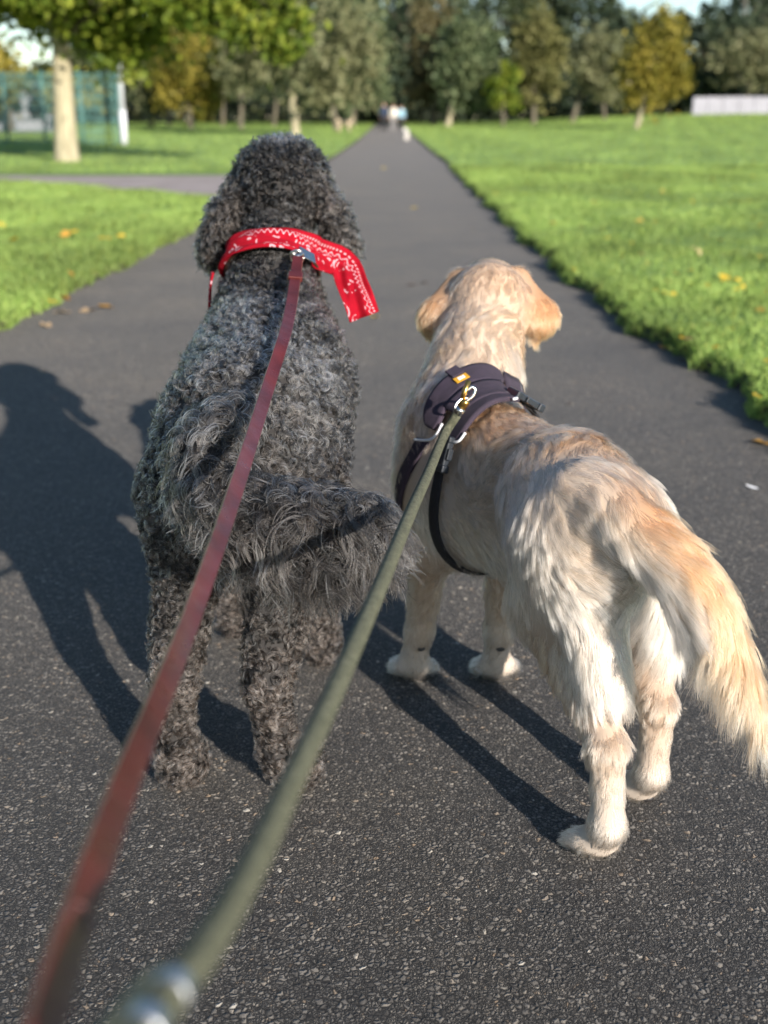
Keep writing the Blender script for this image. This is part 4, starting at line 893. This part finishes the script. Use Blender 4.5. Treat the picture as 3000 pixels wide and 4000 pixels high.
bevel(link('name_plate', from_tq('name_plate', [box_data(pl[0], tpl, apl, nrm(np.cross(tpl, apl)), 0.017, 0.0115, 0.0016)], False), M['steel'], collar), 0.001)
rp = neck_pt(np.array([0.146]), np.array([0.40]), 0.030)[0]
tube('ring', np.stack([rp + np.array([0.011 * math.cos(q), -0.006 * math.sin(q), 0.012 * math.sin(q)]) for q in ang]), 0.0018, M['steel'], collar, 8)
covk = np.vstack([Cb, Cb + nrm(Cb2 - Cb) * 0.014, Cb - nrm(Cb2 - Cb) * 0.014, pl[:1] - 0.01 * 0])
# ---- curly coat
def fur_curly(prims, P, Q, nlock, per, g, tagsarr, k=13, covp=None):
    R = sample_surface(P, Q, nlock, g); R = R[R[:, 2] > 0.005]
    mc = cover_mask(R, covp, 0.032)
    W, nn, T, L, lift, gr = comb(R, prims, g, tagsarr, Lj=0.30, swirl=1.1, swscale=55, seed=8)
    L = np.where(mc, 0.010, L)
    tg = {t: W[:, tagsarr == t].sum(1) for t in set(tagsarr)}; n = len(R)
    lift = np.clip(lift + 0.25 * g.normal(size=n), 0.15, 1.35); T = rot_about(T, nn, 0.7 * g.normal(size=n))
    ax0 = nrm(T * np.cos(lift)[:, None] + nn * np.sin(lift)[:, None])
    e1 = nrm(np.cross(ax0, nn + 0.01)); e2 = np.cross(ax0, e1)
    longt = tg['tail']
    legt = tg['leg'] + tg['paw']; hr = (0.0046 * (1 - longt) + 0.0095 * longt + 0.0016 * legt) * g.uniform(0.6, 1.35, n); turns = (1.35 * (1 - longt) + 1.0 * longt) * g.uniform(0.6, 1.4, n) * g.choice([-1, 1], n); ph = g.uniform(0, 6.28, n)
    ext = 0.72 * (1 - longt) + 0.92 * longt
    R2 = np.repeat(R, per, 0); N2 = len(R2); rp_ = lambda a: np.repeat(a, per, 0)
    jit = 0.0012 * (1 + rp_(longt) - 0.15 * rp_(legt)); off = g.normal(size=(N2, 3)) * jit[:, None]; R2 = R2 + off - rp_(nn) * (0.004 + (off * rp_(nn)).sum(1)[:, None])
    t = np.linspace(0, 1, k); pts = np.zeros((N2, k, 3)); L2 = rp_(L) * g.uniform(0.75, 1.15, N2); hr2 = rp_(hr) * g.uniform(0.75, 1.25, N2); tu = rp_(turns) * g.uniform(0.9, 1.1, N2); ph2 = rp_(ph) + g.normal(0, 0.35, N2)
    a0, e1_, e2_, g2, ex2 = rp_(ax0), rp_(e1), rp_(e2), rp_(gr), rp_(ext)
    for i, u in enumerate(t):
        an_ = ph2 + tu * 6.283 * u; ra_ = hr2 * min(1, u * 2.2)
        q = R2 + a0 * (L2 * ex2 * u)[:, None] + e1_ * (ra_ * (np.cos(an_) - np.cos(ph2) * (1 - u)))[:, None] + e2_ * (ra_ * (np.sin(an_) - np.sin(ph2) * (1 - u)))[:, None]
        q[:, 2] -= g2 * L2 * 0.62 * u ** 1.7; q -= off * (0.35 * u)
        pts[:, i] = q
    pts[:, :, 2] = np.maximum(pts[:, :, 2], 0.0015)
    rad = 0.00042 * (1.15 - 0.7 * t[None] ** 2) * g.uniform(0.7, 1.3, (N2, 1))
    black, silver, brown = np.array([[0.0045, 0.0043, 0.0045]]), np.array([[0.20, 0.189, 0.178]]), np.array([[0.21, 0.172, 0.148]])
    lf = field(R, 26, 31); crown = np.exp(-(((R - np.array([-0.185, 2.20, 0.925])) / np.array([0.034, 0.045, 0.035])) ** 2).sum(1))
    sil = 0.32 * tg['back'] + 0.28 * tg['rump'] + 0.10 * tg['neck'] - 0.08 * tg['head'] + 0.0 * tg['head'] + 0.04 * tg['ear'] + 0.10 * tg['thigh'] + 0.14 * tg['tail'] + 0.10 * tg['leg'] + 0.1 * tg['paw'] + 0.17 * np.clip(lf, -1, 1) * (1 - tg['head']) + 0.75 * crown + 0.45 * np.exp(-(((R - np.array([-0.12, 1.62, 0.62])) / np.array([0.07, 0.12, 0.08])) ** 2).sum(1))  # last term paints a silver highlight on the back into the coat colour
    bro = 0.62 * tg['leg'] + 0.72 * tg['paw'] + 0.12 * tg['tail'] + 0.16 * tg['thigh'] + 0.30 * tg['ear'] + 0.04 * tg['rump']
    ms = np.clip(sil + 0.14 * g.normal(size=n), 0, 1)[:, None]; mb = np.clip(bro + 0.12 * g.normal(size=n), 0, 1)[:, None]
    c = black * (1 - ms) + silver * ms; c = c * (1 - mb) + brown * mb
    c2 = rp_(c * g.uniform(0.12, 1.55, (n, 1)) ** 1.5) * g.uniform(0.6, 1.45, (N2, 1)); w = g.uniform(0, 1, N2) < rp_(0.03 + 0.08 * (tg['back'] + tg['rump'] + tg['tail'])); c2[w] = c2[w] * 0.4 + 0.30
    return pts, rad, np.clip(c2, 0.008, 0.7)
gk = np.random.default_rng(33)
M['kfur'] = m_fur('curly_fur', 0.33, 0.6, (0.9, (0.004, 0.004, 0.004)))
[n_ for n_ in M['kfur'].node_tree.nodes if n_.type == 'BSDF_HAIR_PRINCIPLED'][0].inputs['IOR'].default_value = 1.40
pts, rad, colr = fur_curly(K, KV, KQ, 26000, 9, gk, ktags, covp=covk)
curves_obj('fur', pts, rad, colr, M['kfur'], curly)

# ================================================================== leads
def m_rope():
    m, nt, b = mat('braided_rope'); uv = nt.nodes.new('ShaderNodeUVMap'); uv.uv_map = 'uv'
    sep = nt.nodes.new('ShaderNodeSeparateXYZ'); nt.links.new(uv.outputs[0], sep.inputs[0])
    a = math_(nt, 'SINE', math_(nt, 'ADD', math_(nt, 'MULTIPLY', sep.outputs[0], 1900.0), math_(nt, 'MULTIPLY', sep.outputs[1], 12 * 6.2832)))
    c = math_(nt, 'SINE', math_(nt, 'SUBTRACT', math_(nt, 'MULTIPLY', sep.outputs[0], 1900.0), math_(nt, 'MULTIPLY', sep.outputs[1], 12 * 6.2832)))
    w = math_(nt, 'MULTIPLY', a, c)
    f = noise(nt, geo(nt), 240, 3)
    col = ramp(nt, math_(nt, 'ADD', math_(nt, 'MULTIPLY', w, 0.22), f), [(0.25, (0.055, 0.060, 0.040)), (0.5, (0.135, 0.140, 0.092)), (0.8, (0.26, 0.255, 0.175))])
    nt.links.new(col, b.inputs['Base Color']); b.inputs['Roughness'].default_value = 0.8; b.inputs['Specular IOR Level'].default_value = 0.2
    bump(nt, w, 0.8, 0.0012, b); return m
M['rope'] = m_rope()
lead1 = empty('leather_lead', tuple(rp)); tag(lead1, 'flat oxblood leather lead clipped to the collar of the curly dog', 'lead')
lp = [rp + np.array([0.004, -0.03, 0.004])] + [PD(*q) for q in ((1132, 1240, 1.77), (1082, 1400, 1.58), (988, 1700, 1.32), (892, 2000, 1.12), (770, 2350, 0.95), (640, 2690, 0.79), (500, 3020, 0.62), (335, 3470, 0.49), (170, 4020, 0.395), (40, 4600, 0.34))]
Cl = catmull(lp, 120)
for _ in range(25):                                  # keep the strap clear of the dog's coat
    bad = sdf(Cl, K) < np.interp(np.arange(120), [0, 4, 14], [0.012, 0.02, 0.042]); Cl[bad] += nrm(CAMP - Cl[bad]) * 0.006
for _ in range(40): Cl[1:-1] = 0.25 * Cl[:-2] + 0.5 * Cl[1:-1] + 0.25 * Cl[2:]
Tl = nrm(np.gradient(Cl, axis=0)); vw = nrm(CAMP - Cl); acr = nrm(np.cross(Tl, vw))
tw = np.interp(np.linspace(0, 1, 120), [0, 0.2, 0.5, 0.8, 1], [0.15, -0.25, -0.45, -0.55, -0.62])
acr = rot_about(acr, Tl, tw)
st = strip('strap', Cl, acr, np.full(120, 0.0168), 0.0040, M['leather'], lead1, 0.0, 5)
nf = len(st.data.polygons); st.data.materials.append(M['cutedge'])
Nst = nrm(np.cross(Tl, acr))
pn = np.zeros(nf * 3); st.data.polygons.foreach_get('normal', pn); pn = pn.reshape(-1, 3); pc = np.zeros(nf * 3); st.data.polygons.foreach_get('center', pc); pc = pc.reshape(-1, 3)
near = np.argmin(((pc[:, None] - Cl[None, ::2]) ** 2).sum(2), 1) * 2
side_ = np.abs((pn * Nst[near]).sum(1)) < 0.5
st.data.polygons.foreach_set('material_index', side_.astype(np.int32)); st.data.polygons.foreach_set('use_smooth', [False] * nf)
bevel(st, 0.0007)
kp0 = Cl[3]; kk = bpy.data.objects.new('keeper', from_tq('keeper', [box_data(Cl[4], Tl[4], acr[4], Nst[4], 0.011, 0.0112, 0.0046)], False)); COL.objects.link(kk); kk.data.materials.append(M['leather']); kk.parent = lead1; kk.location = -Vector(lead1.location); bevel(kk, 0.0015)
sw = nrm(rp - Cl[0])
tube('snap_hook', catmull([Cl[0], Cl[0] + sw * 0.012, rp + np.array([0.008, -0.006, 0.006]), rp + np.array([0.003, 0.004, 0.010]), rp + np.array([-0.007, -0.003, 0.004])], 22), np.interp(np.linspace(0, 1, 22), [0, 0.3, 1], [0.0058, 0.004, 0.0024]), M['steel'], lead1, 10)
# crescent scuff pressed in the strap
cs = PD(283, 3590, 0.465)
def on_strap(a_, b_):
    i = int(np.argmin(((Cl - cs) ** 2).sum(1))); s_ = 1 if Nst[i] @ (CAMP - Cl[i]) > 0 else -1
    return Cl[i] + Tl[i] * a_ + acr[i] * b_ + Nst[i] * s_ * 0.00245
qs = [on_strap(0.006 - 0.011 * math.cos(q) * 1.0, 0.0058 * math.sin(q)) for q in np.linspace(-1.9, 1.9, 16)]
M['scuff'] = plain('pale_scuff', (0.22, 0.09, 0.085), 0.7); tube('scuff', np.array(qs), 0.00045, M['scuff'], lead1, 5)
lead2 = empty('rope_lead', tuple(pr_)); tag(lead2, 'round olive green rope lead clipped to the plum harness', 'lead')
r0p = pr_ + n_r * 0.012 + np.array([0, -0.012, 0.004])
rpth = [r0p + np.array([-0.002, -0.035, -0.006])] + [PD(*q) for q in ((1735, 1700, 1.72), (1672, 1850, 1.50), (1600, 2010, 1.27), (1480, 2300, 1.00), (1310, 2690, 0.775), (1150, 3030, 0.63), (985, 3380, 0.52), (800, 3700, 0.435), (690, 3850, 0.402), (540, 4060, 0.37), (380, 4300, 0.345))]
Cr = catmull(rpth, 150); V_, Q_ = tube_data(Cr, 0.0070, 16, cap=False)
me = mesh_np('rope', V_, Q_); uvl = me.uv_layers.new(name='uv'); arc = np.concatenate([[0], np.cumsum(np.linalg.norm(np.diff(Cr, axis=0), axis=1))])
li = np.zeros(len(me.loops), np.int32); me.loops.foreach_get('vertex_index', li); uvv = np.stack([np.repeat(arc, 16), np.tile(np.arange(16) / 16, 150)], -1)
loopuv = uvv[li].reshape(-1, 4, 2); wrapf = loopuv[:, :, 1].max(1) - loopuv[:, :, 1].min(1) > 0.5; loopuv[wrapf] = np.where(loopuv[wrapf] * [0, 1] < 0.5, loopuv[wrapf] + [0, 1], loopuv[wrapf]); 
loopuv[:, :, 0] = uvv[li].reshape(-1, 4, 2)[:, :, 0]
uvl.data.foreach_set('uv', loopuv.astype(np.float32).ravel()); link('rope', me, M['rope'], lead2)
tube('end_cap', [Cr[0] + nrm(Cr[0] - Cr[2]) * 0.004, Cr[0], Cr[2]], 0.0078, M['steel'], lead2, 16)
tube('swivel', [Cr[0] + nrm(Cr[0] - Cr[2]) * 0.003, Cr[0] + nrm(Cr[0] - Cr[2]) * 0.014, Cr[0] + nrm(Cr[0] - Cr[2]) * 0.018], 0.0065, M['brass'], lead2, 12)
hk0 = Cr[0] + nrm(Cr[0] - Cr[2]) * 0.016; ud = nrm(nrm(Cr[0] - Cr[2]) + np.array([0, 0.3, 0.35])); rt = np.array([1.0, 0.1, 0])
tube('snap_hook', catmull([hk0, hk0 + ud * 0.008 + rt * 0.007, hk0 + ud * 0.018 + rt * 0.007, hk0 + ud * 0.023, hk0 + ud * 0.018 - rt * 0.005], 24), 0.0030, M['steel'], lead2, 10)
tube('bolt', [hk0 + ud * 0.004 - rt * 0.006, hk0 + ud * 0.016 - rt * 0.0075, hk0 + ud * 0.034 - rt * 0.009], 0.0040, M['brass'], lead2, 10)
# hand end: rope doubled back and clamped with steel bands
i1 = int(np.argmin([(abs((p - CAMP) @ FW - 0.405)) for p in Cr])); tcl = nrm(Cr[i1 + 2] - Cr[i1 - 2])
M['brushed'] = plain('brushed_steel', (0.42, 0.43, 0.45), 0.42, 1.0, var=0.1)
def band_at(i, L, r):
    d = nrm(Cr[i + 2] - Cr[i - 2]); q = np.linspace(-1, 1, 7)[:, None]; return tube('steel_band', Cr[i] + d * q * L / 2, r + 0 * q[:, 0], M['brushed'], lead2, 24)
band_at(i1 + 3, 0.008, 0.0079); 
i2 = int(np.argmin([(abs((p - CAMP) @ FW - 0.377)) for p in Cr])); band_at(min(i2 + 1, 146), 0.008, 0.0079)
lo_ = nrm(np.cross(tcl, CAMP - Cr[i1])); dbl = [Cr[i] + lo_ * 0.0 + nrm(np.cross(lo_, tcl)) * -0.004 + lo_ * (0.006 if i > i1 else 0.004) for i in range(i1 - 1, 150, 3)]
tube('doubled_rope', catmull(np.array(dbl), 24), 0.0066, M['rope'], lead2, 12)

# ================================================================== far people and dogs
def cloth(n_, c): return plain(n_, c, 0.8, var=0.15, scale=12)
def person(px, Y, h, top, trous, label, face=0.0, step=0.1):
    x = far_x(px, Y); z0 = float(rise(x, Y)) + 0.005; s = h / 1.75; Pp = []
    def q(a, b_, ra, rb, k=0.03): Pp.append(Prim(np.array(a) * s + [x, Y, z0], np.array(b_) * s + [x, Y, z0], ra * s, rb * s, k=k))
    q((0, 0, 0.98), (0, 0, 1.40), 0.155, 0.17); q((-0.14, 0, 1.40), (0.14, 0, 1.40), 0.075, 0.075); q((0, 0, 1.45), (0, 0, 1.55), 0.055, 0.055); q((0, 0.02, 1.60), (0, 0.01, 1.68), 0.085, 0.10)
    for sg, st_ in ((-1, step), (1, -step)):
        q((sg * 0.09, 0, 0.95), (sg * 0.10, st_ * 0.6, 0.50), 0.095, 0.065); q((sg * 0.10, st_ * 0.6, 0.50), (sg * 0.10, st_ * 1.6, 0.09), 0.06, 0.045); q((sg * 0.10, st_ * 1.6, 0.05), (sg * 0.10, st_ * 1.6 - 0.14, 0.045), 0.045, 0.04)
        q((sg * 0.20, 0, 1.38), (sg * 0.25, -st_, 1.10), 0.06, 0.048); q((sg * 0.25, -st_, 1.10), (sg * 0.24, -st_ - 0.1, 0.86), 0.045, 0.036); q((sg * 0.24, -st_ - 0.1, 0.84), (sg * 0.24, -st_ - 0.13, 0.75), 0.032, 0.026)
    V, Q = surface_net(Pp, 0.028 * s); t = empty('person', (x, Y, z0)); tag(t, label, 'person', None)
    me = mesh_np('body', V, Q)
    for mm in (cloth('skin', (0.45, 0.28, 0.2)), top, trous, cloth('hair', (0.05, 0.035, 0.025))): me.materials.append(mm)
    c = V[Q].mean(1) - [x, Y, z0]; hz = c[:, 2] / s; mi = np.where(hz > 1.66, 3, np.where(hz > 1.5, 0, np.where(hz > 0.93, 1, 2))); mi = np.where((hz < 0.86) & (np.abs(c[:, 0]) > 0.19 * s) & (hz > 0.7), 0, mi)
    me.polygons.foreach_set('material_index', mi.astype(np.int32)); link('body', me, None, t); return t
person(1500, 82, 1.78, cloth('navy_jacket', (0.02, 0.035, 0.07)), cloth('dark_jeans', (0.015, 0.016, 0.02)), 'person in a navy jacket walking at the far end of the path')
person(1536, 80, 1.68, cloth('cream_top', (0.62, 0.58, 0.50)), cloth('grey_trousers', (0.25, 0.24, 0.24)), 'person in a pale cream top walking in the middle of the far group', step=-0.1)
person(1567, 81, 1.60, cloth('sky_blue_top', (0.25, 0.42, 0.52)), cloth('black_trousers', (0.02, 0.02, 0.022)), 'person in a light blue top walking beside the pale cream top', step=0.08)
def small_dog(px, py, s, c, label, ang_):
    b0 = gnd(px, py); x, Y = float(b0[0]), float(b0[1]); z0 = float(rise(x, Y)); b0 = gnd(px, py, z0); x, Y = float(b0[0]), float(b0[1]); R3 = np.array([[math.cos(ang_), -math.sin(ang_), 0], [math.sin(ang_), math.cos(ang_), 0], [0, 0, 1]]); Pp = []
    if (x < float(XL(Y)) or x > float(XR(Y))): z0 += 0.05
    def q(a, b_, ra, rb): Pp.append(Prim(R3 @ np.array(a) * s + [x, Y, z0], R3 @ np.array(b_) * s + [x, Y, z0], ra * s, rb * s, k=0.03 * s))
    q((0, 0.22, 0.42), (0, -0.24, 0.42), 0.13, 0.12); q((0, 0.26, 0.48), (0, 0.40, 0.62), 0.08, 0.07); q((0, 0.40, 0.66), (0, 0.55, 0.61), 0.085, 0.045)
    for ex in (-0.08, 0.08): q((ex, 0.38, 0.68), (ex * 1.2, 0.37, 0.58), 0.03, 0.03)
    for lx in (-0.08, 0.08):
        q((lx, 0.20, 0.36), (lx, 0.19, 0.20), 0.055, 0.038); q((lx, 0.19, 0.20), (lx, 0.21, 0.03), 0.036, 0.034); q((lx, -0.22, 0.38), (lx, -0.18, 0.25), 0.075, 0.05); q((lx, -0.18, 0.25), (lx, -0.29, 0.15), 0.046, 0.034); q((lx, -0.29, 0.15), (lx, -0.27, 0.03), 0.033, 0.034)
    q((0, -0.32, 0.47), (0, -0.44, 0.56), 0.035, 0.04); q((0, -0.44, 0.56), (0, -0.46, 0.68), 0.04, 0.025)
    V, Q = surface_net(Pp, 0.022 * s); t = empty('far_dog', (x, Y, z0)); tag(t, label, 'dog'); link('body', mesh_np('body', V, Q), cloth('far_dog_coat', c), t)
small_dog(1586, 548, 0.7, (0.70, 0.66, 0.60), 'small white dog trotting on the path ahead of the far walkers', 0.2)
small_dog(1343, 520, 1.15, (0.50, 0.40, 0.27), 'pale tan dog standing on the lawn beside a slim pale stem', 1.3)

# ================================================================== fallen leaves
def leaf_mesh(seed):
    g = np.random.default_rng(seed); k = 15; a = np.linspace(-np.pi, np.pi, k, endpoint=False)
    r = 0.5 * (0.62 + 0.30 * np.abs(np.cos(2.5 * a)) + 0.10 * g.normal(size=k)); x, y = r * np.cos(a) * 1.1, r * np.sin(a) * 0.8
    cl = g.uniform(0.25, 0.6); z = cl * (y ** 2) + 0.25 * x * g.uniform(-1, 1) * x + 0.03 * g.normal(size=k)
    V = np.stack([x, y, z - min(z.min(), 0)], -1).tolist() + [(0.0, 0, max(0.01, -z.min() * 0.5)), (-0.75, 0.03, 0.05), (-0.75, -0.01, 0.05), (-0.35, 0.0, 0.03)]
    Fc = [(i, (i + 1) % k, k) for i in range(k)] + [(k + 1, k + 2, k + 3)]
    me = bpy.data.meshes.new('leaf'); me.from_pydata(V, [], Fc); me.polygons.foreach_set('use_smooth', [True] * len(me.polygons)); me.update(); return me
LC = {'yellow': (0.62, 0.42, 0.04), 'orange': (0.50, 0.27, 0.05), 'tan': (0.45, 0.32, 0.18), 'brown': (0.16, 0.075, 0.035)}
LM = {}
for cn_, c in LC.items():
    LM[cn_] = []
    for v in range(3):
        me = leaf_mesh(900 + v + len(LM) * 7); g = np.random.default_rng(v); vcol(me, np.clip(np.array(c)[None] * g.uniform(0.75, 1.2, (len(me.vertices), 1)), 0, 0.9)); me.materials.append(M['dead']); LM[cn_].append(me)
PL = [(415, 1205, .085, 'orange'), (345, 1218, .10, 'tan'), (245, 1225, .085, 'tan'), (180, 1275, .085, 'tan'), (1465, 1242, .055, 'yellow'), (1610, 1115, .075, 'brown'), (1660, 1108, .05, 'brown'), (2340, 1148, .075, 'orange'), (2388, 1186, .05, 'tan'), (2445, 1180, .075, 'yellow'),
      (2165, 968, .09, 'yellow'), (2195, 1008, .05, 'tan'), (2010, 910, .06, 'tan'), (2595, 1362, .055, 'orange'), (2660, 1410, .04, 'brown'), (2965, 1737, .07, 'orange'), (2220, 1580, .03, 'brown'), (1620, 815, .09, 'yellow'), (1500, 660, .16, 'yellow'), (1850, 900, .05, 'tan'), (165, 1455, .03, 'tan'), (2985, 1620, .06, 'yellow'), (2900, 1500, .05, 'tan'), (960, 1090, .05, 'tan'), (2425, 1155, .06, 'brown')]
GL = [(2895, 790, .12, 'yellow'), (2935, 788, .12, 'yellow'), (2945, 850, .09, 'yellow'), (2830, 1085, .08, 'yellow'), (2850, 1098, .075, 'yellow'), (2885, 1098, .07, 'yellow'), (2868, 1140, .08, 'yellow'), (2895, 1132, .08, 'yellow'), (2900, 1160, .07, 'yellow'), (2960, 1160, .07, 'yellow'), (2990, 1150, .07, 'yellow'),
      (2645, 1072, .07, 'yellow'), (2690, 1058, .07, 'yellow'), (2705, 1115, .075, 'yellow'), (2755, 1118, .07, 'yellow'), (2560, 1140, .075, 'yellow'), (2600, 1148, .07, 'yellow'), (2630, 1155, .06, 'yellow'), (2500, 866, .08, 'orange'), (2560, 868, .06, 'orange'), (2160, 872, .08, 'orange'), (2375, 930, .07, 'yellow'), (2590, 750, .09, 'orange'),
      (2670, 1323, .055, 'yellow'), (2895, 1270, .05, 'orange'), (2970, 1215, .07, 'orange'), (2955, 1548, .045, 'yellow'), (2730, 985, .06, 'tan'), (2430, 1005, .06, 'yellow'), (2320, 790, .08, 'orange'), (2780, 700, .10, 'yellow'), (2940, 690, .1, 'yellow'), (2660, 880, .06, 'tan'), (2970, 1000, .07, 'yellow'),
      (55, 937, .10, 'yellow'), (255, 915, .09, 'orange'), (285, 908, .09, 'yellow'), (395, 932, .09, 'yellow'), (425, 935, .09, 'yellow'), (473, 927, .09, 'yellow'), (390, 990, .08, 'yellow'), (438, 880, .08, 'orange'), (250, 1165, .07, 'orange'), (5, 880, .09, 'yellow'), (205, 1180, .06, 'yellow'), (275, 1070, .06, 'orange'), (130, 860, .09, 'yellow'), (560, 850, .08, 'yellow')]
ge = np.random.default_rng(14)
for _ in range(60):
    qx, qy = ge.uniform(1900, 3000), ge.uniform(620, 1500)
    if gnd(qx, qy)[0] > float(XR(gnd(qx, qy)[1])) + 0.05: GL.append((qx, qy, float(ge.uniform(0.035, 0.065)), str(ge.choice(['yellow', 'yellow', 'orange', 'tan', 'brown']))))
lname = {'yellow': 'yellow', 'orange': 'orange-brown', 'tan': 'dry tan', 'brown': 'dark brown'}
gl = np.random.default_rng(4)
for lst, where in ((PL, 'path'), (GL, 'lawn')):
    for i, (px, py, s, c) in enumerate(lst):
        p = gnd(px, py); zz_ = 0.004
        if where == 'lawn':
            zz_ = 0.078
            p = gnd(px, py, zz_)
        o = bpy.data.objects.new('fallen_leaf', LM[c][i % 3]); COL.objects.link(o); o.location = (p[0], p[1], zz_); s *= gl.uniform(0.85, 1.1); o.scale = (s, s, s * 1.1)
        o.rotation_euler = (gl.normal(0, 0.12), gl.normal(0, 0.12), gl.uniform(0, 6.28)) if where == 'path' else (gl.normal(0, 0.35), gl.normal(0, 0.35) - 0.2, gl.uniform(0, 6.28))
        left = px < 1000
        lab = f'{lname[c]} fallen leaf lying on the dark tarmac path' if where == 'path' else (f'{lname[c]} fallen leaf on the grass wedge between the two paths' if left else f'{lname[c]} fallen leaf on the broad lawn edging the tarmac')
        tag(o, lab, 'leaf', f'{lname[c]} leaves on the ' + ('path' if where == 'path' else 'grass wedge' if left else 'broad lawn'))
# white feather on the tarmac
pf = gnd(2962, 1913); fe = bpy.data.meshes.new('white_feather')
a = np.linspace(0, 1, 9); w = 0.006 * np.sin(np.pi * a ** 0.8) + 0.0004
V = [(-w[i], a[i] * 0.035, 0.003 + 0.006 * a[i] ** 2) for i in range(9)] + [(w[i], a[i] * 0.035, 0.004 + 0.006 * a[i] ** 2) for i in range(9)]
fe.from_pydata(V, [], [(i, i + 1, i + 10, i + 9) for i in range(8)]); o = link('white_feather', fe, M['labelwhite']); o.location = (pf[0], pf[1], 0); o.rotation_euler = (0, 0, 1.0)
tag(o, 'tiny white feather lying on the tarmac right of the cream dog', 'feather')
